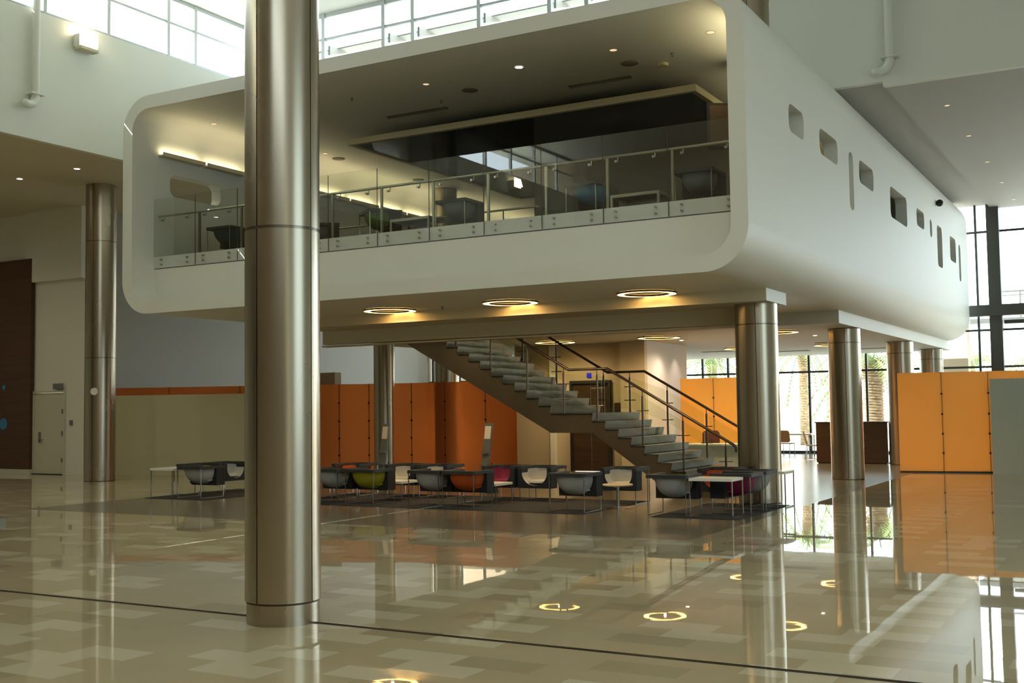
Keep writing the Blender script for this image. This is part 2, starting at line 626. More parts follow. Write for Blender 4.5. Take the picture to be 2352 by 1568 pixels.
# window_1: left clerestory (in plane X = XL)
w1 = MB()
ys = [16.5, 15.58] + [13.40 - 1.90 * k for k in range(14)]
ys = sorted([y for y in ys if y > -9] + [18.26, 20.12, 21.04, 23.05])
for y in ys:
    w1.box(XL - .10, XL + .0, y - .045, y + .045, SILL, ZC)
for z0, z1 in ((SILL, SILL + .05), (11.41, 11.47), (ZC - .10, ZC)):
    w1.box(XL - .08, XL - .01, -9, 23.15, z0, z1)
window_frame('window_1', w1, M_FRAME, [MB().box(XL - .06, XL - .05, -9, 23.1, SILL + .05, 11.41), MB().box(XL - .06, XL - .05, -9, 23.1, 11.47, ZC - .10)])
# window_2: back clerestory
w2 = MB()
for x in (-20.9, -19.6, -18.64, -16.71, -15.81, -13.88, -11.96, -11.0, -9.1, -7.2, -6.95):
    w2.box(x - .05, x + .05, YB - .02, YB + .1, SILL, ZC)
for z0, z1 in ((SILL, SILL + .05), (11.41, 11.47), (ZC - .11, ZC)):
    w2.box(-21.0, -6.9, YB, YB + .08, z0, z1)
window_frame('window_2', w2, M_FRAME, [MB().box(-21, -6.9, YB + .04, YB + .05, SILL + .05, 11.41), MB().box(-21, -6.9, YB + .04, YB + .05, 11.47, ZC - .11)])
# outside sun shelf of the back clerestory with brackets
sh = MB().box(-21, -6.5, YB + .5, YB + .9, 11.30, 11.34)
for x in (-20.9, -18.64, -16.71, -15.81, -13.88, -11.96, -11.0, -9.1):
    sh.add([(x + .04, YB + .15, 11.3), (x + .04, YB + .9, 11.3), (x + .04, YB + .15, 11.05), (x + .10, YB + .15, 11.3), (x + .10, YB + .9, 11.3), (x + .10, YB + .15, 11.05)],
           [(0, 1, 2), (5, 4, 3), (0, 3, 4, 1), (1, 4, 5, 2), (2, 5, 3, 0)])
struct('trim_3', sh, pmat('sun_shelf_metal', (0.35, 0.33, 0.29), 0.6))
# window_3: far curtain wall
w3 = MB()
for x in (-26.4, -25.1, -24.0, -22.6, -21.2, -19.9, -18.6, -17.3, -15.9, -14.52, -13.55, -12.3, -10.6, -8.63, -7.9, -6.6, -4.98, -3.2, -1.8, -0.4, 1.2, 2.8, 4.4, 6, 7.6, 9.2, 10.8, 12.4):
    w3.box(x - .035, x + .035, YCW - .02, YCW + .1, 0, 8.2)
for z in (2.86, 4.06, 7.29):
    w3.box(-26.6, XR, YCW, YCW + .08, z - .035, z + .035)
w3.box(-26.6, XR, YCW, YCW + .1, 0, .10)
o3 = window_frame('window_3', w3, M_FRAMED, [MB().box(-26.6, XR, YCW + .03, YCW + .04, .1, 8.15)])
MB().box(-4.62, -4.24, YCW - .25, YCW + .1, 0, 8.15).box(-.6, -.25, YCW - .25, YCW + .1, 0, 8.15).build('mullion', M_BEAMD, o3)
MB().box(-5.25, XR, YCW - .35, YCW - .0, 4.50, 4.86).box(-4.2, XR, YCW - .1, YCW, 4.24, 4.36).build('transom', M_BEAMD, o3)
# window_4_added, window_5 : first unseen, added behind the viewer for light; second a big opening to the right
w4 = MB()
for x in range(-3, 13, 3):
    w4.box(x - .05, x + .05, YFR - .1, YFR, 9.6, 11.6)
for z in (9.65, 11.55):
    w4.box(-3, 12, YFR - .1, YFR, z - .05, z + .05)
window_frame('window_4_added', w4, M_FRAME, [MB().box(-3, 12, YFR - .06, YFR - .05, 9.6, 11.6)])
w5 = MB()
for y in (3.05, 6, 9, 11.95):
    w5.box(XR, XR + .1, y - .06, y + .06, 1, 9)
for z in (1.05, 3.2, 6.0, 8.95):
    w5.box(XR, XR + .1, 3, 12, z - .06, z + .06)
o5 = window_frame('window_5', w5, M_FRAME, [MB().box(XR + .05, XR + .06, 3, 12, 1, 9)], M_TINTG)

# ------------------------------------------------------------------ pod (raised lounge)
PX0, PX1, PZ0, PZ1, PY0, PY1 = -18.33, -5.15, 3.72, 8.18, 16.3, 39.2
TH = 0.27
RO = 0.70
RI = RO - TH


def corner(mb, cx, cz, a0, n=16):
    """quarter tube wall along Y, outer radius RO, inner RI, angles a0..a0+90 in xz"""
    vs = []
    for k in range(n + 1):
        a = R(a0 + 90.0 * k / n)
        c, s = math.cos(a), math.sin(a)
        for rr in (RO, RI):
            for y in (PY0, PY1):
                vs.append((cx + rr * c, y, cz + rr * s))
    outer, inner, ends = [], [], []
    for k in range(n):
        i = 4 * k
        outer.append((i, i + 4, i + 5, i + 1))
        inner.append((i + 2, i + 3, i + 7, i + 6))
        ends.append((i, i + 2, i + 6, i + 4))
        ends.append((i + 1, i + 5, i + 7, i + 3))
    mb.add(vs, outer, True)
    mb.add(vs, inner, True)
    mb.add(vs, ends, False)


ps = MB()
corner(ps, PX1 - RO, PZ1 - RO, 0)
corner(ps, PX0 + RO, PZ1 - RO, 90)
corner(ps, PX0 + RO, PZ0 + RO, 180)
corner(ps, PX1 - RO, PZ0 + RO, 270)
SW = [(18.62, 19.56, 6.27, 6.75), (20.62, 21.98, 6.27, 6.75), (22.88, 23.27, 5.58, 6.75), (23.80, 25.17, 6.27, 6.75),
      (26.93, 28.95, 6.00, 6.72), (30.25, 31.35, 6.25, 6.70), (32.20, 32.55, 6.20, 6.68), (33.35, 34.20, 5.52, 6.68),
      (35.62, 36.75, 5.93, 6.66), (37.30, 37.70, 5.46, 6.60)]


def holes(lst):
    return [rrect(a, b, c, d, min(0.16, (b - a) * .48, (d - c) * .48), 6) for a, b, c, d in lst]


side_outer = [(PY0, PZ0 + RO), (PY1, PZ0 + RO), (PY1, PZ1 - RO), (PY0, PZ1 - RO)]
ps.plate(side_outer, holes(SW), TH, lambda u, v, w: (PX1 - w, u, v))
LW = [(17.33, 18.83, 6.31, 6.78), (20.9, 21.9, 6.31, 6.78), (24.6, 26.2, 6.1, 6.75)]
ps.plate(side_outer, holes(LW), TH, lambda u, v, w: (PX0 + w, u, v))
# top and bottom plates (bottom with stair opening)
ps.box(PX0 + RO, PX1 - RO, PY0, PY1, PZ1 - TH, PZ1)
HX0, HX1, HY0, HY1 = -17.4, -10.9, 20.45, 22.8
for x0, x1, y0, y1 in ((PX0 + RO, PX1 - RO, PY0, HY0), (PX0 + RO, HX0, HY0, HY1), (HX1, PX1 - RO, HY0, HY1), (PX0 + RO, PX1 - RO, HY1, PY1)):
    ps.box(x0, x1, y0, y1, PZ0, PZ0 + TH)
pod = struct('wall_pod', ps, M_POD)
# parapet face under the glass, floor slab, recessed joint
fl = MB()
IX0, IX1 = PX0 + TH, PX1 - TH
GY = 16.88
fl.box(IX0, IX1, GY + .02, GY + .3, PZ0 + TH, 4.70)
struct('wall_pod_parapet', fl, M_POD)
sl = MB()
for x0, x1, y0, y1 in ((IX0, IX1, GY + .02, HY0), (IX0, HX0, HY0, HY1), (HX1, IX1, HY0, HY1), (IX0, IX1, HY1, PY1)):
    sl.box(x0, x1, y0, y1, 4.72, 4.96)
struct('floor_pod', sl, M_EDGE)
cpt = MB()
for x0, x1, y0, y1 in ((IX0, IX1, GY + .1, HY0 - .05), (IX0, HX0 - .05, HY0 - .05, HY1), (HX1 + .05, IX1, HY0 - .05, HY1), (IX0, IX1, HY1, PY1)):
    cpt.box(x0, x1, y0, y1, 4.961, 4.972)
tag(cpt.build('carpet', M_RUG), 'dark carpet covering the floor of the raised white lounge', 'carpet')
# inner partitions
struct('wall_pod_partition', MB().box(-12.85, IX1, 24.0, 24.15, 4.972, 7.90), pmat('taupe_paint', (0.25, 0.23, 0.17), 0.6))
struct('wall_pod_end', MB().box(IX0, IX1, 38.8, 39.0, 4.972, 7.9), M_POD)

# dropped ceiling raft with dark gloss underside
raft = thing('ceiling_raft', 'dropped ceiling raft with glossy dark teal underside and cream edge', 'ceiling raft', (0, 0, 7.52))
cz = MB()
RX0, RX1, RY0, RY1 = -15.2, -7.18, 19.76, 27.5
for x0, x1, y0, y1 in ((RX0, RX1, RY0, RY0 + .10), (RX0, RX0 + .10, RY0 + .10, RY1), (RX1 - .10, RX1, RY0 + .10, RY1), (RX0 + .10, RX1 - .10, RY1 - .10, RY1)):
    cz.box(x0, x1, y0, y1, 0, .13)
cz.build('edge_lip', M_LIP, raft)
MB().box(RX0 + .10, RX1 - .10, RY0 + .10, RY1 - .10, .015, .06).build('soffit_panel', M_TEALC, raft)

# slabs and beams under the pod
struct('trim_4', MB().box(-16.3, -5.77, 19.1, 20.3, 3.50, 3.72), M_SOFF)
bb = MB().box(-16.3, -6.45, 20.22, 20.40, 3.20, 3.72).box(-16.3, -6.45, 20.19, 20.43, 3.145, 3.18)
struct('trim_5', bb, M_SOFF)
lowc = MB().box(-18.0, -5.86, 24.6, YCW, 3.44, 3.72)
struct('ceiling_low', lowc, M_LOWC)
# side piece of fascia gets pod paint: thin facing boards
struct('trim_6', MB().box(-5.86, -5.845, 24.6, YCW, 3.44, 3.72).box(-5.77, -5.755, 19.1, 20.3, 3.50, 3.72), M_POD)

# ------------------------------------------------------------------ columns
def column(x, y, r, ztop, label, rings, seams, collar=True, group='round steel columns', zb=0.0):
    t = thing('steel_column', label, 'column', (x, y, zb), 0, group, 'thing')
    core = MB().cyl((0, 0, 0.165 if collar else .001), (0, 0, ztop - zb), r - 0.012, 48)
    core.build('core', M_SEAM, t)
    zs = [0.17 if collar else 0.0] + [z for z in rings if z < ztop - .2] + [ztop - zb]
    for a, b in zip(zs[:-1], zs[1:]):
        sec = MB()
        for s in range(4):
            a0 = seams + 90 * s + (0.9)
            a1 = seams + 90 * (s + 1) - (0.9)
            n = 16
            vs, fs = [], []
            for k in range(n + 1):
                an = R(a0 + (a1 - a0) * k / n)
                c, si = math.cos(an), math.sin(an)
                vs += [(r * c, r * si, a + .012), (r * c, r * si, b - .012)]
            fs = [(2 * k, 2 * k + 2, 2 * k + 3, 2 * k + 1) for k in range(n)]
            sec.add(vs, fs, True)
            # returns into the joint
            for an in (a0, a1):
                c, si = math.cos(R(an)), math.sin(R(an))
                sec.add([(r * c, r * si, a + .012), (r * c, r * si, b - .012), ((r - .012) * c, (r - .012) * si, b - .012), ((r - .012) * c, (r - .012) * si, a + .012)], [(0, 1, 2, 3)])
        sec.build('shaft', M_STEEL, t, recalc=False)
    for z in zs[1:-1]:
        MB().lathe((0, 0, z), [(r - .01, -.011), (r - .004, -.011), (r - .004, .011), (r - .01, .011)], 48).build('ring', M_RINGJ, t)
    if collar:
        MB().lathe((0, 0, 0), [(r - .014, 0.0), (r - .014, .17), (r - .05, .17)], 48).build('base_collar', M_STEEL, t)
    return t


azb = math.degrees(math.atan2(-7.28, 6.29))
column(-6.29, 7.28, 0.307, ZC, 'tall brushed steel column in the foreground with dark vertical seams', (3.20, 6.12, 9.0), azb - 41.5)
c2 = column(-23.9, 20.55, 0.39, ZS + .02, 'steel column at the left standing in front of the white door wall', (3.17, 6.2), 20, False)
c3 = column(-6.15, 19.75, 0.375, ZC, 'thick steel column under the front right corner of the raised lounge', (3.13, 6.05, 8.95), -75, False)
column(-6.22, 26.6, 0.365, 3.44, 'steel column behind the corner one, in front of the dark wooden reception desk', (3.11,), -75, False)
column(-6.25, 33.3, 0.365, 3.44, 'steel column just left of the far orange screen, partly behind it', (3.11,), -75, False)
column(-6.28, 38.6, 0.365, 3.44, 'farthest steel column, its head showing above the orange screen near the windows', (3.11,), -75, False)
column(-17.45, 24.15, 0.27, 3.72, 'slim steel column in front of the dark orange screen, left of the stair', (), -60, False)
column(-17.25, 26.85, 0.335, 7.91, 'steel column partly hidden behind the orange screen and the upper stair flight', (3.1,), -60, False)
disc = MB().cyl((-23.70, 20.20, 2.30), (-23.68, 20.165, 2.30), .095, 20).build('round_sign', M_PAPER)
tag(disc, 'small pale round sign stuck on the left steel column', 'sign')

# ------------------------------------------------------------------ glass guardrail of the pod
gr = thing('glass_guardrail', 'long glass guardrail with steel handrail along the open front of the lounge', 'guardrail', (0, GY, 4.72))
joints = [IX0 + .005]
x = -16.88
while x < IX1 - .3:
    joints.append(x)
    x += 1.139
joints.append(IX1 - .005)
for a, b in zip(joints[:-1], joints[1:]):
    MB().box(a + .006, b - .006, -.008, .006, 0.0, 1.45).build('glass_panel', M_GUARD, gr)
    MB().box(b - .006, b + .006, -.004, .004, 0, 1.43).build('joint', M_SEAM, gr) if b < IX1 - .1 else None
    for fx in (a + .22, b - .22):
        if b - a < .7 and fx > a + .3:
            continue
        for z in (.07, .17):
            MB().cyl((fx, -.03, z), (fx, .02, z), .018, 12).build('bolt', M_RAIL, gr)
for a, b in zip(joints[:-1], joints[1:]):
    for fx in (a + .24, b - .24):
        if b - a < .7 and fx > a + .3:
            continue
        MB().tube([(fx, .0, .99), (fx, .06, .99), (fx, .075, 1.07)], .010, 6).cyl((fx, -.02, .99), (fx, .008, .99), .022, 10).build('bracket', M_RAIL, gr)
MB().cyl((IX0 + .08, .075, 1.09), (IX1, .075, 1.09), .024, 14).build('handrail', M_RAIL, gr)
for b in joints[1:-1]:
    MB().box(b + .035, b + .075, .045, .085, .24, 1.07).build('post', M_RAIL, gr)
# guard around the stair opening upstairs
sg = thing('stair_guard', 'glass guard with steel rail around the stair opening inside the raised lounge', 'guardrail', (0, HY0, 4.972))
MB().cyl((-17.4, 0, .87), (-10.9, 0, .87), .022, 10).cyl((-10.9, 0, .87), (-10.9, 2.3, .87), .022, 10).build('handrail', M_RAIL, sg)
for px_ in (-17.2, -16.1, -15.0, -13.9, -12.8, -11.7, -10.95):
    MB().cyl((px_, 0, 0), (px_, 0, .87), .014, 8).build('post', M_RAIL, sg)

# ------------------------------------------------------------------ lights of the pod and ceilings
def spot(loc, col, power, size=R(80), blend=.5, rad=.04, name='lamp', d=(0, 0, -1)):
    l = bpy.data.lights.new(name, 'SPOT')
    l.energy = power
    l.color = col
    l.spot_size = size
    l.spot_blend = blend
    l.shadow_soft_size = rad
    o = bpy.data.objects.new(name, l)
    COL.objects.link(o)
    o.location = loc
    o.rotation_euler = Vector(d).to_track_quat('-Z', 'Y').to_euler()
    return o


RINGS = [(-13.3, 18.62, 3.72, 'leftmost glowing ring lamp under the front edge of the raised lounge'),
         (-10.53, 18.62, 3.72, 'middle glowing ring lamp under the front edge of the raised lounge'),
         (-7.76, 18.62, 3.72, 'rightmost glowing ring lamp under the front edge, nearest the corner column'),
         (-13.6, 26.4, 3.44, 'glowing ring lamp crossed by the upper stair handrail'),
         (-10.7, 26.4, 3.44, 'glowing ring lamp on the low ceiling in front of the white spotlit wall'),
         (-7.75, 26.4, 3.44, 'ring lamp on the low ceiling, half hidden by the corner column'),
         (-10.8, 33.2, 3.44, 'far ring lamp cut off by the left side of the corner column'),
         (-8.1, 33.2, 3.44, 'glowing ring lamp near the far windows beside the second column')]
for i, (x, y, z, lab) in enumerate(RINGS):
    t = thing('ring_lamp', lab, 'ceiling lamp', (x, y, z), 0, 'ring lamps under the raised lounge')
    MB().lathe((0, 0, 0), [(.39, -.002), (.39, -.035), (.40, -.035), (.40, -.002)], 48).lathe((0, 0, 0), [(.52, -.002), (.52, -.035), (.53, -.035), (.53, -.002)], 48).build('trim_ring', M_SEAM, t)
    MB().lathe((0, 0, 0), [(.40, -.032), (.52, -.032)], 48).build('lamp_ring', M_RING, t)
    lo = spot((0, 0, -.05), (1, .72, .38), 165 if z > 3.5 else 250, R(165), 1.0, .03, 'ring_glow')
    lo.parent = t

# cove ledges on the pod's left inner wall
k = 0
y = 16.97
while y < 37:
    where = ['nearest the glass front', 'second from the glass front'][k] if k < 2 else 'farther back behind the glass'
    t = thing('cove_light', 'wall ledge with warm uplight on the inner left wall, ' + where, 'wall lamp', (IX0, y, 7.13), 0, 'cove light ledges' if k > 1 else 'front cove light ledges')
    MB().box(0.002, .16, .02, 1.24, -.03, 0).box(.145, .16, .02, 1.24, 0, .05).build('ledge', M_LIP, t)
    MB().box(.03, .06, .08, 1.18, .005, .02).build('lamp_tube', M_COVE, t)
    l = bpy.data.lights.new('cove_glow', 'AREA')
    l.shape = 'RECTANGLE'
    l.size, l.size_y = .05, 1.1
    l.energy = 4.5
    l.color = (1, .84, .50)
    lo = bpy.data.objects.new('cove_glow', l)
    COL.objects.link(lo)
    lo.parent = t
    lo.location = (.08, .63, .03)
    lo.rotation_euler = (PI, R(-12), 0)
    y += 1.28
    k += 1


y = 16.97
k = 0
while y < 23.5:
    t = thing('cove_light', 'wall ledge with warm uplight on the inner right wall, hidden by the rim', 'wall lamp', (IX1, y, 7.13), 0, 'cove light ledges at the right')
    MB().box(-.16, -.002, .02, 1.24, -.03, 0).box(-.16, -.145, .02, 1.24, 0, .05).build('ledge', M_LIP, t)
    MB().box(-.06, -.03, .08, 1.18, .005, .02).build('lamp_tube', M_COVE, t)
    l = bpy.data.lights.new('cove_glow', 'AREA')
    l.shape = 'RECTANGLE'
    l.size, l.size_y = .05, 1.1
    l.energy = 15
    l.color = (1, .84, .50)
    lo = bpy.data.objects.new('cove_glow', l)
    COL.objects.link(lo)
    lo.parent = t
    lo.location = (-.08, .63, .03)
    lo.rotation_euler = (PI, R(12), 0)
    y += 1.28


def downlight(x, y, z, mat, label, group, r=.055, power=0, col=(1, .85, .62)):
    t = thing('downlight', label, 'downlight', (x, y, z), 0, group)
    MB().lathe((0, 0, 0), [(r + .02, -.001), (r + .02, -.006), (r, -.006)], 20).build('trim_ring', M_LIP, t)
    MB().cyl((0, 0, -.004), (0, 0, -.002), r, 20).build('lamp_disc', mat, t)
    if power:
        lo = spot((0, 0, -.03), col, power, R(70) if power < 100 else R(150), .6 if power < 100 else 1.0, .05, 'downlight_beam')
        lo.parent = t
    return t


ZP = 7.909
downlight(-9.86, 17.88, ZP, M_LAMPB, 'brightly glowing downlight near the middle of the lounge ceiling', 'lounge ceiling downlights', .07, 12)
downlight(-11.89, 17.88, ZP, M_LAMPW, 'dim amber downlight left of the bright one in the lounge ceiling', 'lounge ceiling downlights', .06)
downlight(-7.98, 17.88, ZP, M_LAMPW, 'dim pinkish downlight right of the bright one in the lounge ceiling', 'lounge ceiling downlights', .065)
downlight(-6.21, 17.88, ZP, M_LAMPW, 'downlight closest to the right wall of the lounge ceiling', 'lounge ceiling downlights', .065, 25, (1, .8, .5))
downlight(-17.4, 17.94, ZP, M_LAMPW, 'downlight above the left wall ledges of the lounge', 'lounge ceiling downlights', .06)
downlight(-17.2, 21.46, ZP, M_LAMPW, 'downlight just right of the foreground column deep in the lounge ceiling', 'lounge ceiling downlights', .06)
downlight(-24.87, 18.8, ZS, M_LAMPB, 'small bright downlight at the far left in the brown soffit', 'soffit downlights', .07, 140)
downlight(-22.71, 18.77, ZS, M_LAMPB, 'small bright downlight above the left steel column in the brown soffit', 'soffit downlights', .07, 140)
for i, (xx, yy) in enumerate(((-24.87, 13.2), (-22.71, 13.2), (-27.1, 13.2), (-24.87, 8.0), (-22.71, 8.0), (-29.5, 18.8))):  # unseen lamps continuing the visible pair, added as warm fill
    downlight(xx, yy, ZS + .0, M_LAMPB, 'small fill downlight added in the brown left soffit outside the view', 'added soffit fill downlights', .07, 170, (1, .85, .62))
for xx in (-15, -9, -3, 3, 9):  # unseen ceiling lamps added to lift the dark areas
    for yy in (-5.0, 2.0, 10.5):
        downlight(xx, yy, ZC, M_LAMPB, 'round fill downlight added in the high atrium ceiling above the viewer', 'added high ceiling fill downlights', .12, 300, (1, .88, .66))
for i, yy in enumerate((25.56, 28.78, 32.21, 35.49, 38.67)):
    downlight(-3.65, yy, 8.055, M_LAMPW, 'tiny downlight in the grey ceiling at the right, ' + ('first', 'second', 'third', 'fourth', 'fifth')[i] + ' from the front', 'grey ceiling downlights', .05)
for i, (x, yy) in enumerate(((-11.4, 27.6), (-10.0, 27.9), (-9.0, 27.6), (-8.0, 28.0))):
    downlight(x + .6, yy + .6, 3.438, M_LAMPB, 'small downlight in the low ceiling, ' + ('nearest the white spotlit wall', 'second from the white spotlit wall', 'third from the white spotlit wall', 'closest to the second column')[i], 'low ceiling downlights', .05, 110)


def cdisc(x, y, z, r, mat, name, label, cat, h=.015, group=None):
    o = MB().lathe((0, 0, 0), [(0.001, -h), (r * .92, -h), (r, -h * .4), (r, 0)], 28).build(name, mat)
    o.location = (x, y, z)
    return tag(o, label, cat, group)


cdisc(-8.05, 18.74, ZP, .16, M_SPK, 'ceiling_speaker', 'round grey speaker beside the smoke detector in the lounge ceiling', 'speaker', group='ceiling speakers')
cdisc(-11.4, 18.68, ZP, .16, M_SPK, 'ceiling_speaker', 'round dark speaker above the middle of the dropped raft', 'speaker', group='ceiling speakers')
cdisc(-17.1, 19.9, ZP, .16, M_SPK, 'ceiling_speaker', 'round speaker just left of the foreground column in the lounge ceiling', 'speaker', group='ceiling speakers')
cdisc(-17.28, 22.08, ZP, .16, M_SPK, 'ceiling_speaker', 'round speaker deep in the lounge, right of the foreground column', 'speaker', group='ceiling speakers')
cdisc(-17.1, 25.3, ZP, .16, M_SPK, 'ceiling_speaker', 'round speaker farthest back, seen through the glass guardrail', 'speaker', group='ceiling speakers')
cdisc(-7.55, 19.08, ZP, .11, M_LIP, 'smoke_detector', 'white smoke detector right of the speaker in the lounge ceiling', 'smoke detector', .05)
for i, (x, yy, z, lab) in enumerate(((-12.26, 18.99, ZP, 'small sprinkler head hanging in the middle of the lounge ceiling'), (-13.67, 17.9, ZP, 'dark sprinkler head right beside the foreground column'), (-7.17, 18.6, ZP, 'sprinkler head near the right wall of the lounge ceiling'), (-12.1, 18.7, 3.72, 'sprinkler head between the two left ring lamps'), (-10.9, 25.9, 3.44, 'sprinkler head above the stair landing'))):
    t = thing('sprinkler', lab, 'sprinkler', (x, yy, z), 0, 'sprinkler heads')
    MB().lathe((0, 0, 0), [(.035, 0), (.035, -.008), (.012, -.01), (.012, -.05), (.028, -.055), (.001, -.06)], 14).build('head', M_SPK, t)
for x0, x1, lab in ((-13.95, -12.45, 'left thin slot diffuser in the lounge ceiling in front of the dropped raft'), (-9.65, -8.35, 'right thin slot diffuser in the lounge ceiling in front of the dropped raft')):
    o = MB().box(x0, x1, 19.42, 19.52, ZP - .012, ZP).box(x0, x1, 19.50, 19.54, ZP - .03, ZP - .012).build('air_diffuser', M_SPK)
    tag(o, lab, 'air vent', 'slot diffusers')
for i, (x, yy) in enumerate(((-12.6, 34.6), (-10.6, 36.2), (-8.3, 32.0), (-8.0, 36.4))):
    o = MB().box(x, x + 1.0, yy, yy + .3, 3.425, 3.439).build('air_vent', M_SPK)
    tag(o, ('flat vent in the low ceiling, nearest the white spotlit wall', 'flat vent in the low ceiling behind the corner column', 'flat vent in the low ceiling between the corner and second columns', 'flat vent in the low ceiling close to the far windows')[i], 'air vent', 'low ceiling vents')

# floodlights on the left upper wall, drain pipes
def floodlight(y, z, label):
    t = thing('floodlight', label, 'floodlight', (XL, y, z), 0, 'wall floodlights')
    MB().box(.02, .22, -.26, .26, -.17, .12).box(0, .03, -.08, .08, -.1, .1).build('housing', M_WALL, t)
    MB().box(.215, .25, -.23, .23, -.12, .22).build('lens', M_FLOODE, t)
    MB().box(.05, .26, -.25, .25, -.22, -.15).build('bracket', M_LIP, t)
    l = bpy.data.lights.new('flood_glow', 'AREA')
    l.shape = 'RECTANGLE'
    l.size, l.size_y = .4, .3
    l.energy = 25
    l.color = (1, .85, .6)
    lo = bpy.data.objects.new('flood_glow', l)
    COL.objects.link(lo)
    lo.parent = t
    lo.location = (.30, 0, .05)
    lo.rotation_euler = Vector((1, 0, .3)).to_track_quat('-Z', 'Y').to_euler()
    return t


floodlight(17.50, 10.18, 'glowing square floodlight on the white upper left wall below the clerestory')
floodlight(-3.73, 10.22, 'glowing floodlight on the upper left wall beside the viewer, mirrored in the glass guardrail')


def drain_pipe(loc, rz, zt, zb, label):
    t = thing('drain_pipe', label, 'pipe', loc, rz, 'white drain pipes')
    MB().cyl((.13, 0, zb), (.13, 0, zt), .085, 16).build('pipe', M_WALL, t)
    el = MB()
    pts = [(.13, 0, zb), (.135, -.02, zb - .10), (.14, -.08, zb - .19), (.16, -.18, zb - .23), (.17, -.27, zb - .22)]
    for a, b in zip(pts[:-1], pts[1:]):
        el.cyl(a, b, .088, 14)
        el.ball(b, .087, 14, 8)
    el.build('elbow', M_WALL, t)
    MB().box(.0, .24, -.17, .17, zb + .02, zb + .05).build('clamp', M_WALL, t)
    return t


drain_pipe((XL, 16.17, 0), 0, ZC, 8.62, 'white drain pipe running down the upper left wall and ending in an elbow')
drain_pipe((-4.33, YB, 0), R(-90), ZC, 8.52, 'white drain pipe on the pale upper wall right of the raised lounge')

# black camera on the pod side
t = thing('security_camera', 'small black dome camera on the outer side wall of the raised lounge', 'camera', (PX1, 33.4, 7.28))
MB().cyl((0, 0, 0), (.03, 0, 0), .05, 14).build('mount', M_DARK, t)
MB().ball((.09, 0, 0), .10, 16, 10).build('dome', M_DARK, t)

# TV screen inside right
t = thing('wall_screen', 'dark tilted screen on the inner right wall, mostly hidden by the rim', 'screen', (-5.95, 18.6, 6.15), R(35))
MB().box(-.6, .6, -.03, .03, -.1, .68).build('frame', M_DARK, t)
MB().box(-.56, .56, -.035, -.03, -.06, .64).build('screen', pmat('screen_brown', (0.10, 0.06, 0.03), 0.3), t)

# ------------------------------------------------------------------ staircase
SY0, SY1 = 20.45, 22.7
RISE, RUN = 0.16, 0.274
stair = thing('staircase', 'polished steel staircase with landing rising behind the lounge chairs into the raised lounge', 'staircase', (-7.2, SY0, 0))
OX, OY = -7.2, SY0


def nx(k):  # nosing x of tread k (k=1..)
    return -8.05 - RUN * (k - 4) if k <= 10 else -10.62 - RUN * (k - 11)


for k in range(1, 32):
    z = RISE * k
    xa = nx(k)
    xb = nx(k + 1) if k != 10 else -10.62
    m = MB()
    # slanted riser and tread folded from plate
    pr = [(xa, z), (xa - .035, z - RISE), (xa - .047, z - RISE), (xa - .015, z - .018), (xb - .01, z - .018), (xb - .01, z)]
    vs = [(p[0] - OX, y_, p[1]) for y_ in (-.06, SY1 - SY0 + .06) for p in pr]
    n = len(pr)
    m.add(vs, [tuple(range(n)), tuple(reversed(range(n, 2 * n)))] + [(i, (i + 1) % n, n + (i + 1) % n, n + i) for i in range(n)])
    m.build('tread', M_TREAD, stair)


def stringer_poly(d):
    up = []
    # top edge follows the steps (just inside the folded plate)
    up.append((nx(1) - .05, 0.0))
    up.append((nx(1) - .05, RISE - .03))
    for k in range(2, 32):
        up.append((nx(k) - .05, RISE * (k - 1) - .03))
        up.append((nx(k) - .05, RISE * k - .03))
    end_x, end_z = nx(31) - .3, RISE * 31 - .03
    up.append((end_x, end_z))
    low = [(end_x, end_z - .55), (-10.66, 1.21), (-9.74, 1.21), (nx(1) - .8, 0.0)]
    return up + low


for y0_, y1_ in ((.0, .03), (SY1 - SY0 - .03, SY1 - SY0)):
    m = MB()
    poly = stringer_poly(0)
    m.plate([(p[0] - OX, p[1]) for p in poly], [], y1_ - y0_, lambda u, v, w, a=y0_: (u, a + w, v))
    m.build('stringer', M_STEELD, stair)
lows = [(nx(1) - .8, 0.0), (-9.74, 1.21), (-10.66, 1.21), (nx(31) - .3, RISE * 31 - .58)]
m = MB()
for a, b in zip(lows[:-1], lows[1:]):
    m.add([(a[0] - OX, .03, a[1] + .005), (b[0] - OX, .03, b[1] + .005), (b[0] - OX, SY1 - SY0 - .03, b[1] + .005), (a[0] - OX, SY1 - SY0 - .03, a[1] + .005),
           (a[0] - OX, .03, a[1] + .025), (b[0] - OX, .03, b[1] + .025), (b[0] - OX, SY1 - SY0 - .03, b[1] + .025), (a[0] - OX, SY1 - SY0 - .03, a[1] + .025)],
          [(0, 1, 2, 3), (7, 6, 5, 4), (0, 4, 5, 1), (1, 5, 6, 2), (2, 6, 7, 3), (3, 7, 4, 0)])
m.build('soffit_plate', M_STEELD, stair)
SLOPE = RISE / RUN


def rail_z(x, side):
    """handrail height along x"""
    a, b = (-9.40, -10.24) if side == 0 else (-9.55, -10.42)
    if x > a:
        return 2.47 - (x - a) * SLOPE
    if x < b:
        return 2.47 + (b - x) * SLOPE
    return 2.47


def tread_z(x):
    for k in range(31, 0, -1):
        if x <= nx(k) + .001:
            return RISE * k
    return 0.0


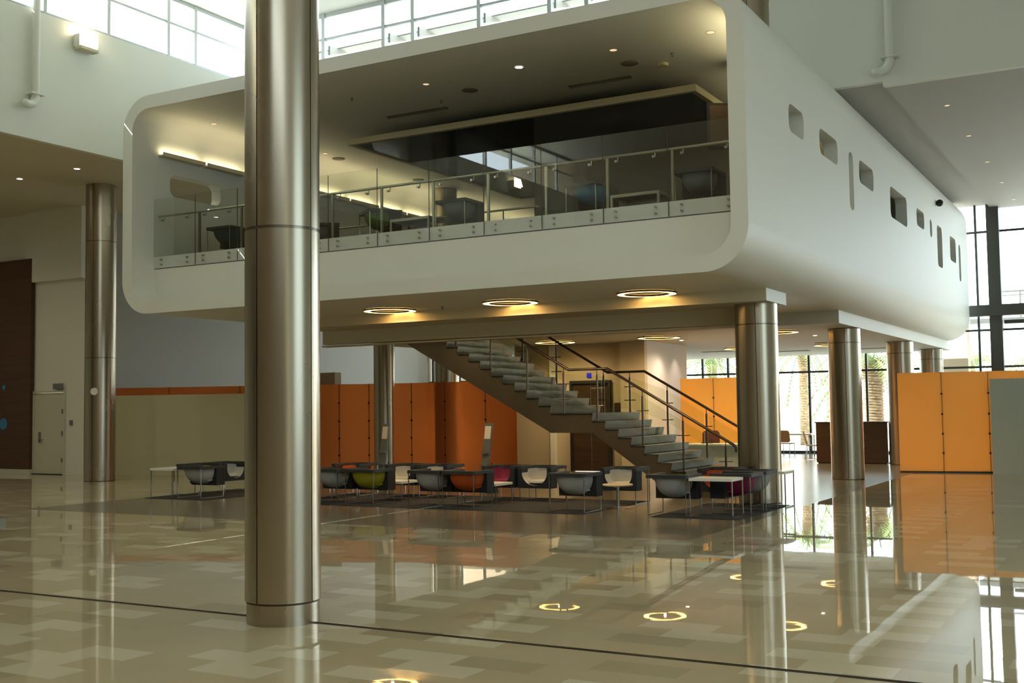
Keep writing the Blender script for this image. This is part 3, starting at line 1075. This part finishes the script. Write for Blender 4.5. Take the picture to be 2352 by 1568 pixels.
for side, yy, xs, xend in ((0, 0.0, (-7.01, -7.84, -8.66, -9.62, -10.36, -11.19, -12.05, -12.9), -6.86), (1, SY1 - SY0, (-7.3, -8.18, -9.04, -9.9, -10.52, -11.67, -12.53, -13.4), -6.9)):
    xtop = -15.6
    a, b = (-9.40, -10.24) if side == 0 else (-9.55, -10.42)
    pts = [(xtop, rail_z(xtop, side)), (b, 2.47), (a, 2.47), (xend, rail_z(xend, side)), (xend + .05, rail_z(xend, side) - .06), (xend + .05, rail_z(xend, side) - .14)]
    hr = MB().tube([(p[0] - OX, yy, p[1]) for p in pts], .027, 10).build('handrail', M_RAILD, stair)
    for px_ in xs:
        zt, zb = rail_z(px_, side) - .02, tread_z(px_)
        q = MB().cyl((px_ - OX, yy, zb), (px_ - OX, yy, zt - .1), .021, 10).cyl((px_ - OX, yy, zt - .1), (px_ - OX, yy, zt), .010, 8, .008)
        for hz in (.28, .62):
            q.cyl((px_ - .13 - OX, yy, zb + (zt - zb) * hz + .02), (px_ + .13 - OX, yy, zb + (zt - zb) * hz + .02), .010, 8)
        q.build('post', M_RAILD, stair)
    ex = list(xs)
    for x0, x1 in zip(ex[:-1], ex[1:]):
        x0, x1 = x0 - .05, x1 + .05
        zb0, zb1 = max(rail_z(x0, side) - .80, 0.05), rail_z(x1, side) - .80
        g = MB()
        vs = []
        for y_ in (yy - .005, yy + .005):
            vs += [(x0 - OX, y_, zb0), (x1 - OX, y_, zb1), (x1 - OX, y_, rail_z(x1, side) - .13), (x0 - OX, y_, rail_z(x0, side) - .13)]
        g.add(vs, [(0, 1, 2, 3), (7, 6, 5, 4), (0, 4, 5, 1), (1, 5, 6, 2), (2, 6, 7, 3), (3, 7, 4, 0)])
        g.build('glass_panel', M_SGLASS, stair)

# ------------------------------------------------------------------ chairs
def arc(cx, cy, rx, ry, a0, a1, n):
    return [(cx + rx * math.cos(R(a0 + (a1 - a0) * k / n)), cy + ry * math.sin(R(a0 + (a1 - a0) * k / n))) for k in range(n + 1)]


def make_chair(colour):
    shell_m, seat_m = M_SH[colour]
    t = thing('lounge_chair', 'x', 'chair')
    w = .345
    # front body: dark block with U cut-out (in xz), facing +y
    outl = [(-w, .24), (w, .24), (w, .583)] + [(.262, .583)] + arc(0, .52, .262, .235, 0, -180, 20) + [(-.262, .583), (-w, .583)]
    MB().plate(outl, [], .24, lambda u, v, q: (u, .09 + q, v)).build('frame_body', M_BLACKF, t)
    # shell bowl behind it
    sh = MB()
    nt, nu = 14, 20
    for off, sm in ((0.0, True), (-.022, True)):
        vs = []
        for j in range(nt + 1):
            tt = (j / nt)
            s = (max(0.0, 1 - tt ** 2.6)) ** (1 / 2.6)
            yv = .10 - (.385 + off) * tt
            for i in range(nu + 1):
                ph = PI + PI * i / nu
                ex = 2.3
                c, si = math.cos(ph), math.sin(ph)
                cx_ = math.copysign(abs(c) ** (2 / ex), c)
                sz_ = math.copysign(abs(si) ** (2 / ex), si)
                vs.append(((.285 + off) * cx_ * (0.35 + .65 * s if j < nt else .35), yv if j < nt else yv, .585 + (.325 + off) * sz_ * s))
        fs = [(j * (nu + 1) + i, j * (nu + 1) + i + 1, (j + 1) * (nu + 1) + i + 1, (j + 1) * (nu + 1) + i) for j in range(nt) for i in range(nu)]
        sh.add(vs, fs, True)
    sh.build('shell', shell_m, t, recalc=False)
    # seat cushion
    st_ = MB().lathe((0, 0, 0), [(.001, .055), (.16, .05), (.20, .03), (.21, 0.0)], 24).build('seat', seat_m, t)
    st_.location = (0, .10, .335)
    st_.scale = (1.12, 1.05, 1)
    # inner lining
    ln = MB()
    vs = []
    for y_ in (.06, .328):
        vs += [(p[0], y_, p[1]) for p in arc(0, .52, .258, .231, 0, -180, 20)]
    n = 21
    ln.add(vs, [(i, i + 1, n + i + 1, n + i) for i in range(n - 1)], True)
    ln.build('lining', seat_m, t, recalc=False)
    # rim board
    out = [(-.262, .335), (-.262, .05)] + [(-p[0], p[1]) for p in arc(0, .05, .262, .30, 0, -90, 8)][0:] 
    inner = [(-.262, .335), (-.262, .0)] + arc(-.10, -.06, .162, .19, 180, 270, 8) + arc(.10, -.06, .162, .19, 270, 360, 8) + [(.262, .0), (.262, .335)]
    outer = [(.35, .335)] + arc(.30, -.29, .05, .05, 0, -90, 4) + arc(-.30, -.29, .05, .05, -90, -180, 4) + [(-.35, .335)]
    MB().plate(inner + outer, [], .055, lambda u, v, q: (u, v, .58 + q)).build('rim', M_RIM, t)
    for sx in (-1, 1):
        xx = sx * .315
        m = MB()
        r_ = .0065
        m.box(xx - r_, xx + r_, -.315 - r_, -.315 + r_, 0, .585)
        m.box(xx - r_, xx + r_, -.315, .31, 0.0, .016)
        m.box(xx - r_, xx + r_, .31 - r_, .31 + r_, 0, .24)
        m.build('leg', M_CHROME, t)
    return t


protos = {}


def chair(x, y, rz, colour, label, group, z=0.008):
    if colour not in protos:
        t = make_chair(colour)
        protos[colour] = t
        t.location = (x, y, z)
        t.rotation_euler = (0, 0, R(rz))
    else:
        t = dup(protos[colour], (x, y, z), R(rz))
    t['label'] = label
    t['group'] = group
    return t


G1 = 'bowl lounge chairs in two rows on the hall floor'
YN, YF2 = 17.10, 18.78
chair(-16.93, YN, 0, 'grey', 'grey bowl chair seen from behind, beside the white table at the far left', G1)
chair(-17.70, 17.83, -90, 'yellow', 'yellow bowl chair turned sideways behind the far left white table', G1)
chair(-17.68, 18.56, -90, 'grey', 'light grey bowl chair turned sideways at the left end, cut off by the foreground column', G1)
chair(-13.52, YN, 0, 'grey', 'grey bowl chair seen from behind, just right of the foreground column', G1)
chair(-12.70, YN, 0, 'yellow', 'yellow green bowl chair seen from behind', G1)
chair(-11.30, YN, 0, 'grey', 'grey bowl chair seen from behind, touching the orange one on its right', G1)
chair(-10.58, YN, 0, 'orange', 'orange bowl chair seen from behind in the middle of the near row', G1)
chair(-8.42, YN - .12, 0, 'grey', 'grey bowl chair seen from behind, standing alone left of the small round table', G1)
chair(-6.70, YN - .08, 0, 'grey', 'grey bowl chair seen from behind, left of the front white side table', G1)
chair(-5.88, 17.66, 90, 'magenta', 'dark magenta bowl chair behind the front white side table', G1)
chair(-5.86, 18.38, 90, 'grey', 'grey bowl chair turned sideways at the right end, beside the corner column', G1)
chair(-14.30, YF2, 180, 'orange', 'orange bowl chair in the back row, next to the foreground column', G1)
chair(-12.98, YF2, 180, 'grey', 'left one of the two adjoining white lined chairs in the back row', G1)
chair(-12.22, YF2, 180, 'grey', 'right one of the two adjoining white lined chairs in the back row', G1)
chair(-10.75, YF2, 180, 'magenta', 'magenta bowl chair in the back row below the literature stand', G1)
chair(-9.98, YF2, 180, 'grey', 'light grey bowl chair in the back row, right beside the magenta one', G1)
chair(-8.28, YF2 - .05, 180, 'grey', 'light grey bowl chair facing the camera behind the small round table', G1)
chair(-6.55, 18.95, 180, 'orange', 'orange bowl chair at the foot of the stair, beside the corner column', G1)
G2 = 'bowl lounge chairs on the raised lounge floor'
ZU = 4.972
chair(-16.97, 17.95, 0, 'teal', 'dark teal bowl chair upstairs behind the glass, left of the foreground column', G2, ZU)
chair(-15.10, 18.75, -50, 'slate', 'dark chair upstairs partly hidden behind the right edge of the foreground column', G2, ZU)
chair(-13.15, 18.10, -35, 'green', 'green bowl chair upstairs behind the glass', G2, ZU)
chair(-11.28, 18.05, 0, 'slate', 'large grey bowl chair upstairs in the middle of the glass front', G2, ZU)
chair(-8.50, 17.98, -10, 'blue', 'blue bowl chair upstairs behind the glass', G2, ZU)
chair(-6.50, 17.98, 0, 'slate', 'grey bowl chair upstairs at the right end against the rim', G2, ZU)


# ------------------------------------------------------------------ tables
def side_table(x, y, sx, sy, h, label, group, z=0.0, top=M_WHITE, name='side_table', legs=M_CHROME, th=.042, rz=0):
    t = thing(name, label, 'table', (x, y, z), R(rz), group)
    MB().plate(rrect(-sx / 2, sx / 2, -sy / 2, sy / 2, .012, 3), [], th, lambda u, v, q: (u, v, h - th + q)).build('tabletop', top, t)
    for s in (-1, 1):
        xx = s * (sx / 2 - .012)
        r_ = .0075
        m = MB().box(xx - r_, xx + r_, -sy / 2 + .01, -sy / 2 + .03, 0, h - th).box(xx - r_, xx + r_, -sy / 2 + .02, sy / 2 - .02, 0, .018).box(xx - r_, xx + r_, sy / 2 - .03, sy / 2 - .01, 0, h - th)
        m.build('leg', legs, t)
    return t


G3 = 'tall white side tables'
side_table(-5.99, 16.98, .70, .54, .60, 'white square side table at the right front, in front of the magenta chair', G3)
side_table(-17.62, 17.02, .62, .66, .60, 'white side table at the far left beside the yellow lined chair', G3)
side_table(-5.72, 19.05, .60, .56, .60, 'white side table at the right end between the corner column and the grey chair', G3)
G4 = 'low white coffee tables'
side_table(-12.72, 17.95, .70, .62, .375, 'low white coffee table between the yellow chair and the white lined chairs', G4, name='coffee_table')
side_table(-10.72, 18.05, .68, .62, .365, 'low white coffee table between the orange and the magenta chairs', G4, name='coffee_table')
side_table(-14.2, 17.95, .70, .62, .375, 'low white coffee table next to the foreground column, by the orange chair', G4, name='coffee_table')
t = thing('round_table', 'small round pedestal table between the two grey chairs', 'table', (-8.05, 17.86, 0))
MB().lathe((0, 0, 0), [(.001, .405), (.25, .405), (.262, .395), (.262, .38), (.25, .372), (.001, .372)], 32).build('tabletop', pmat('pale_wood_top', (0.62, 0.50, 0.33), 0.4), t)
MB().cyl((0, 0, .012), (0, 0, .375), .028, 16).build('pedestal', M_CHROME, t)
MB().lathe((0, 0, 0), [(.26, 0.001), (.26, .006), (.10, .014), (.001, .016)], 32).build('base', M_CHROME, t)
G5 = 'low steel framed tables upstairs'
for x, y, lab in ((-12.22, 18.08, 'low steel framed table upstairs between the green and the grey chair'), (-7.62, 18.15, 'low steel framed table upstairs between the blue and the grey chair')):
    t = thing('coffee_table', lab, 'table', (x, y, ZU), 0, G5)
    MB().box(-.43, .43, -.3, .3, .37, .385).build('tabletop', M_DARK, t)
    m = MB()
    m.box(-.45, .45, -.32, -.28, .335, .385).box(-.45, .45, .28, .32, .335, .385).box(-.45, -.41, -.3, .3, .335, .385).box(.41, .45, -.3, .3, .335, .385)
    m.build('frame', M_RAIL, t)
    for sx in (-1, 1):
        for sy in (-1, 1):
            MB().box(sx * .43 - .02, sx * .43 + .02, sy * .30 - .02, sy * .30 + .02, 0, .335).build('leg', M_RAIL, t)

# rugs
G6 = 'charcoal rugs under the seating groups'
for x0, x1, lab in ((-17.97, -16.30, 'charcoal rug under the chairs at the far left'), (-14.6, -8.06, 'long charcoal rug under the middle seating group'), (-6.92, -5.50, 'charcoal rug under the right seating group beside the corner column')):
    tag(MB().plate(rrect(x0, x1, 16.57, 19.30, .02, 2), [], .007, lambda u, v, q: (u, v, .0005 + q)).build('rug', M_RUG), lab, 'rug', G6)

# literature stands
def stand(x, y, rz, lab):
    t = thing('literature_stand', lab, 'display stand', (x, y, 0), R(rz), 'literature stands')
    tilt = .16
    m = MB()
    vs = []
    for y_ in (0, .03):
        vs += [(-.115, y_, .01), (.115, y_, .01), (.115 + .03, y_ + tilt, 1.42), (-.115 + .03, y_ + tilt, 1.42)]
    m.add(vs, [(0, 1, 2, 3), (7, 6, 5, 4), (0, 4, 5, 1), (1, 5, 6, 2), (2, 6, 7, 3), (3, 7, 4, 0)])
    m.build('back_panel', M_GREYM, t)
    for k, z in enumerate((.30, .55, .80)):
        f = z / 1.42
        MB().box(-.10 + .03 * f, .10 + .03 * f, -.05 + tilt * f, .0 + tilt * f, z, z + .04).build('pocket', M_GREYM, t)
    f0, f1 = 1.10 / 1.42, 1.36 / 1.42
    vs = []
    for q in (-.006, -.001):
        vs += [(-.095 + .03 * f0, tilt * f0 + q, 1.10), (.105 + .03 * f0 - .01, tilt * f0 + q, 1.10), (.105 + .03 * f1 - .01, tilt * f1 + q, 1.36), (-.095 + .03 * f1, tilt * f1 + q, 1.36)]
    MB().add(vs, [(0, 1, 2, 3), (7, 6, 5, 4), (0, 4, 5, 1), (1, 5, 6, 2), (2, 6, 7, 3), (3, 7, 4, 0)]).build('notice', M_PAPER, t)
    MB().add([(.10, .02, 0), (.13, .30, 0), (.13, .14, .62), (.12, .02, 0), (.15, .30, 0), (.15, .14, .62)], [(0, 1, 2), (5, 4, 3), (0, 3, 4, 1), (1, 4, 5, 2), (2, 5, 3, 0)]).build('support_foot', M_DARK, t)


stand(-12.02, 20.0, -20, 'slim tilted literature stand with a white notice between the orange screen and the magenta chair')
stand(-14.60, 20.0, -20, 'slim tilted literature stand with a white notice in front of the slim steel column')

# ------------------------------------------------------------------ partitions
def partition(name, label, pts, z0, z1, th, mat, clamps=(), group=None, cat='partition'):
    t = thing(name, label, cat, (pts[0][0], pts[0][1], 0), 0, group)
    ox, oy = pts[0]
    for a, b in zip(pts[:-1], pts[1:]):
        a = Vector(a); b = Vector(b)
        d = (b - a).normalized()
        a2, b2 = a + d * .0005, b - d * .0005
        MB().obox((a2.x - ox, a2.y - oy), (b2.x - ox, b2.y - oy), th, z0, z1).build('panel', mat, t)
    if z0 > 0:
        for p in pts[1:-1]:
            MB().box(p[0] - ox - .004, p[0] - ox + .004, p[1] - oy - th / 2 - .006, p[1] - oy + th / 2 + .006, z0, z1).build('joint', M_SEAM, t)
        for a, b in zip(pts[:-1], pts[1:]):
            MB().obox((a[0] - ox, a[1] - oy), (b[0] - ox, b[1] - oy), .04, 0, z0 + .005).build('base_rail', M_DARK, t)
    for p in pts[1:-1]:
        for z in clamps:
            MB().cyl((p[0] - ox, p[1] - oy - th / 2 - .02, z), (p[0] - ox, p[1] - oy + th / 2 + .02, z), .025, 10).build('clamp', M_DARK, t)
    return t


CL = (.48, .95, 1.43, 1.93)
partition('screen_partition', 'long dark orange translucent screen behind the seating, left of the stair', [(-26.6, 22.75), (-24.6, 23.6), (-22.6, 24.35), (-21.2, 24.9), (-19.9, 25.4), (-19.15, 25.78), (-17.95, 26.12), (-16.9, 26.2), (-15.62, 26.2), (-14.75, 26.35)], .03, 2.46, .02, M_ORANGE, CL)
partition('screen_partition', 'low cream coloured screen in front of the orange one at the left', [(-26.5, 22.35), (-23.8, 23.4), (-20.25, 24.75)], 0.0, 2.235, .06, M_CREAM)
partition('screen_partition', 'bright orange screen behind the white desk, left of the corner column', [(-11.3, 29.35), (-10.38, 29.4), (-9.0, 29.45)], .03, 2.46, .02, M_ORANGE3, CL)
partition('screen_partition', 'large orange screen at the right, beside the grey green one', [(-5.62, 29.5), (-4.60, 29.6), (-3.55, 29.75), (-2.0, 29.9), (-.5, 30.0)], .03, 2.46, .02, M_ORANGE2, CL)
partition('screen_partition', 'grey green screen at the right edge in front of the orange one', [(-3.45, 29.25), (-1.9, 29.25), (0.2, 29.25)], 0.0, 2.26, .06, M_GREYP)

# walls behind the stair
st = MB()
st.box(-15.6, -14.46, 27.8, 27.95, 0, 3.44).box(-14.46, -12.24, 27.8, 27.95, 2.44, 3.44).box(-14.46, -13.87, 27.8, 27.95, 0, 2.44).box(-12.66, -12.24, 27.8, 27.95, 0, 2.44)
struct('wall_core', st, M_BEIGE)
struct('wall_core_end', MB().box(-12.24, -11.54, 27.45, 27.62, 0, 3.44), M_BEIGE)
struct('wall_core_side', MB().box(-11.62, -11.54, 27.62, 30.5, 0, 3.44), pmat('white_core_paint', (0.72, 0.66, 0.60), 0.6))
struct('trim_7', MB().box(-14.46, -14.32, 27.68, 27.8, 0, 3.44), M_WALL)
spot((-11.13, 28.45, 3.42), (1, .86, .7), 34, R(74), .8, .03, 'wall_washer', (-.18, 0, -1))
spot((-11.13, 29.6, 3.42), (1, .86, .7), 34, R(74), .8, .03, 'wall_washer', (-.18, 0, -1))
d1 = MB().box(-13.87, -13.80, 27.72, 27.86, 0, 2.44).box(-12.72, -12.66, 27.72, 27.86, 0, 2.44).box(-13.80, -12.72, 27.72, 27.86, 2.36, 2.44)
d1o = struct('door_1', d1, M_DARK)
MB().box(-13.80, -13.265, 27.78, 27.82, 0.01, 2.36).build('door_leaf', M_WOODD, d1o)
MB().box(-13.255, -12.72, 27.78, 27.82, 0.01, 2.36).build('door_leaf', M_WOODD, d1o)
sgn = MB().box(-13.36, -13.24, 27.76, 27.79, 2.52, 2.64).build('door_sign', pmat('blue_sign', (0.01, 0.01, 0.5), 0.4, emis=(0.02, 0.02, 1), estr=.4))
tag(sgn, 'tiny blue sign above the dark double door behind the stair', 'sign')
t = thing('wall_cabinet', 'small brown cabinet on the beige wall right of the dark double door', 'cabinet', (-12.45, 27.8, 1.55))
MB().box(-.1, .1, -.08, 0, -.1, .28).build('box', M_WOODD, t)
MB().box(-.08, .08, -.09, -.08, -.08, .1).build('door', M_DARK, t)

# left door wall
d2o = struct('door_2', MB().box(-28.77, -28.71, 22.24, 22.5, 0, 2.42).box(-27.41, -27.35, 22.24, 22.5, 0, 2.42).box(-28.71, -27.41, 22.24, 22.5, 2.36, 2.42), M_DOOR)
MB().box(-28.70, -27.42, 22.28, 22.33, .02, 2.355).build('door_leaf', M_DOOR, d2o)
MB().box(-28.47, -28.40, 22.25, 22.28, .92, 1.22).cyl((-28.43, 22.22, 1.0), (-28.25, 22.22, 1.0), .014, 8).build('door_handle', M_GREYM, d2o)
for z in (.35, 1.12, 1.75):
    MB().box(-27.45, -27.40, 22.22, 22.28, z, z + .13).build('hinge', M_GREYM, d2o)
MB().box(-28.70, -27.42, 22.2, 22.30, .001, .02).build('threshold', M_DARK, d2o)
o = MB().box(-27.80, -27.40, 22.13, 22.16, 2.46, 2.62).build('door_sign', M_GREYM)
o.location = (0, .07, 0)
tag(o, 'small dark sign plate above the white door at the left', 'sign')
o = MB().box(-27.16, -27.06, 22.26, 22.3, 1.42, 1.56).build('card_reader', M_GREYM)
tag(o, 'small card reader right of the white door', 'card reader')
t = thing('wood_wall_panel', 'tall dark brown wooden wall panel at the left edge with two blue discs', 'wall panel', (-28.72, 22.28, 0))
MB().box(-4.2, 0.0, -.14, 0, .14, 6.33).build('panel', M_WOODP, t)
MB().box(-4.2, 0.02, -.16, 0, 0, .14).build('plinth', M_DOOR, t)
MB().cyl((-1.16, -.155, 1.47), (-1.16, -.14, 1.47), .17, 28).build('blue_disc', M_BLUE, t)
MB().cyl((-1.16, -.155, 2.55), (-1.16, -.14, 2.55), .075, 20).build('blue_disc', M_BLUE, t)
o = MB().box(-22.5, -21.0, 26.6, 26.9, 0, 2.85).build('tall_board', M_BROWNBOX)
tag(o, 'tan board whose top peeps over the red band left of the foreground column', 'board')

# reception desk, white desk, office chair, cafe table at the windows
t = thing('reception_desk', 'dark wooden reception counter between the second and third columns', 'desk', (-8.7, 33.4, 0))
MB().box(0, 2.02, 0, .08, .03, 1.17).box(0, .08, .08, .9, .03, 1.17).build('front_panel', M_DESK, t)
MB().box(-.03, 2.04, -.03, .5, 1.17, 1.20).build('countertop', M_DARK, t)
MB().box(.03, 1.98, .04, .6, 0.0, .03).build('plinth', M_DARK, t)
t = thing('white_desk', 'white counter with rounded corner beside the foot of the stair', 'desk', (-10.2, 26.9, 0))
MB().plate([(0, 0), (1.5, 0), (1.7, .08), (1.85, .3), (1.85, .7), (0, .7)], [], .74, lambda u, v, q: (u, v, q)).build('front_panel', pmat('pale_blue_white', (0.55, 0.60, 0.58), 0.4), t)
MB().plate([(-.06, -.05), (1.52, -.05), (1.76, .04), (1.92, .28), (1.92, .75), (-.06, .75)], [], .035, lambda u, v, q: (u, v, .74 + q)).build('desktop', M_WHITE, t)
t = thing('office_chair', 'brown mesh office chair behind the white counter', 'chair', (-10.05, 28.2, 0), R(15))
MB().plate(rrect(-.22, .22, .55, 1.08, .1, 5), [], .03, lambda u, v, q: (u, q - .02, v)).build('backrest', M_CHAIRB, t)
MB().plate(rrect(-.24, .24, -.5, 0, .06, 4), [], .06, lambda u, v, q: (u, v, .44 + q)).build('seat', M_DARK, t)
MB().cyl((0, -.25, .08), (0, -.25, .44), .03, 10).build('gas_column', M_DARK, t)
bs = MB()
for k in range(5):
    a = 2 * PI * k / 5
    bs.cyl((0, -.25, .09), (.28 * math.cos(a), -.25 + .28 * math.sin(a), .06), .02, 8)
    bs.ball((.28 * math.cos(a), -.25 + .28 * math.sin(a), .03), .03, 8, 6)
bs.build('base', M_DARK, t)
t = thing('window_table', 'white table by the far windows right of the corner column', 'table', (-10.9, 38.2, 0))
MB().box(-1.4, .9, -.4, .4, .70, .75).build('tabletop', M_WHITE, t)
for sx in (-1.3, .8):
    for sy in (-.3, .3):
        MB().cyl((sx, sy, 0), (sx, sy, .70), .02, 8).build('leg', M_CHROME, t)


def cafe_chair(x, y, rz, lab):
    t = thing('cafe_chair', lab, 'chair', (x, y, 0), R(rz), 'tan cafe chairs by the far windows')
    MB().plate(rrect(-.22, .22, .48, .88, .08, 4), [], .025, lambda u, v, q: (u, .2 + q + (v - .48) * .25, v)).build('backrest', M_BROWNBOX, t)
    MB().plate(rrect(-.23, .23, -.22, .22, .06, 4), [], .03, lambda u, v, q: (u, v, .43 + q)).build('seat', M_BROWNBOX, t)
    for sx in (-.19, .19):
        MB().tube([(sx, .2, .43), (sx, .26, 0.01), (sx, -.24, 0.01), (sx, -.2, .43)], .012, 6).build('leg', M_CHROME, t)


cafe_chair(-11.7, 37.2, 160, 'tan cafe chair at the white window table, beside the corner column')
cafe_chair(-10.7, 37.3, 175, 'tan cafe chair at the middle of the white window table')
cafe_chair(-9.35, 35.6, 110, 'tan cafe chair nearest the wooden reception counter')

# ------------------------------------------------------------------ outside
og = MB().box(-90, 60, 40.35, 140, -.25, -.05).build('pavement', M_CONC)
og['kind'] = 'structure'
struct('wall_outside_and_light_block', MB().box(-60, -22.2, 41.6, 41.9, -.05, 9).box(-40, -12.2, 56, 56.4, -.05, 2.3).box(-2, 30, 60, 60.4, -.05, 2.6), M_OUTW)  # the tall first wall is added to cut daylight at the left
tr = MB().cyl((-4.9, 43.2, 5.60), (12, 43.2, 5.60), .05, 8).cyl((-4.9, 43.2, 5.45), (12, 43.2, 5.45), .03, 8)
for x in range(-4, 13, 2):
    tr.box(x - .03, x + .03, 43.17, 43.23, 4.6, 5.6)
tr.box(-5.6, 14, 42.6, 44.6, 4.45, 4.62)
tag(tr.build('outside_balcony', M_GREYM), 'railed walkway outside the tall windows at the right edge', 'walkway')
struct('wall_outside_pier', MB().box(-6.6, -5.75, 43.0, 43.6, 0, 8.0), M_OUTW)


def palm(x, y, h, r, lab, lean=.0):
    t = thing('palm_tree', lab, 'palm tree', (x, y, -.05), 0, 'palm trees outside the windows')
    prof = []
    n = int(h / .11)
    for k in range(n):
        z = h * k / n
        rr = r * (1.0 + (.18 if z > h - .9 else 0) + .12 * math.exp(-z * 1.5))
        prof += [(rr * .90, z), (rr * 1.08, z + h / n * .75)]
    MB().lathe((0, 0, 0), prof, 14).build('trunk', M_BARK, t)
    fr = MB()
    rnd = random.Random(int(x * 10 + y))
    for k in range(26):
        a = 2 * PI * k / 26 + rnd.random() * .3
        el = rnd.uniform(-.25, 1.1)
        L_ = rnd.uniform(2.4, 3.1)
        d = Vector((math.cos(a), math.sin(a), 0))
        s_ = Vector((-math.sin(a), math.cos(a), 0))
        prev = None
        for j in range(9):
            q = j / 8
            p = Vector((0, 0, h)) + d * (L_ * q * math.cos(el * (1 - q * .4))) + Vector((0, 0, L_ * (math.sin(el) * q - 1.0 * q * q)))
            if prev is not None:
                for sd in (-1, 1):
                    for e in range(3):
                        b0 = prev.lerp(p, e / 3)
                        b1 = prev.lerp(p, e / 3 + .12)
                        tip = b0 + s_ * sd * (.55 * (1 - q * .6)) + d * .18 + Vector((0, 0, -.28))
                        fr.add([b0, b1, tip], [(0, 1, 2)])
                fr.cyl(prev, p, .02, 5)
            prev = p
    fr.build('fronds', M_FROND, t, recalc=False)


palm(-9.66, 46.0, 3.5, .36, 'thick shaggy palm trunk outside, between the second and third columns')
palm(-13.5, 50.0, 4.2, .20, 'slim palm outside, right of the corner column')
palm(-17.0, 48.0, 3.7, .20, 'slim palm outside above the bright orange screen')
palm(-3.6, 52.0, 3.2, .2, 'small palm outside the tall windows above the right orange screen')
palm(-7.2, 54.0, 3.6, .22, 'palm outside right of the third column')
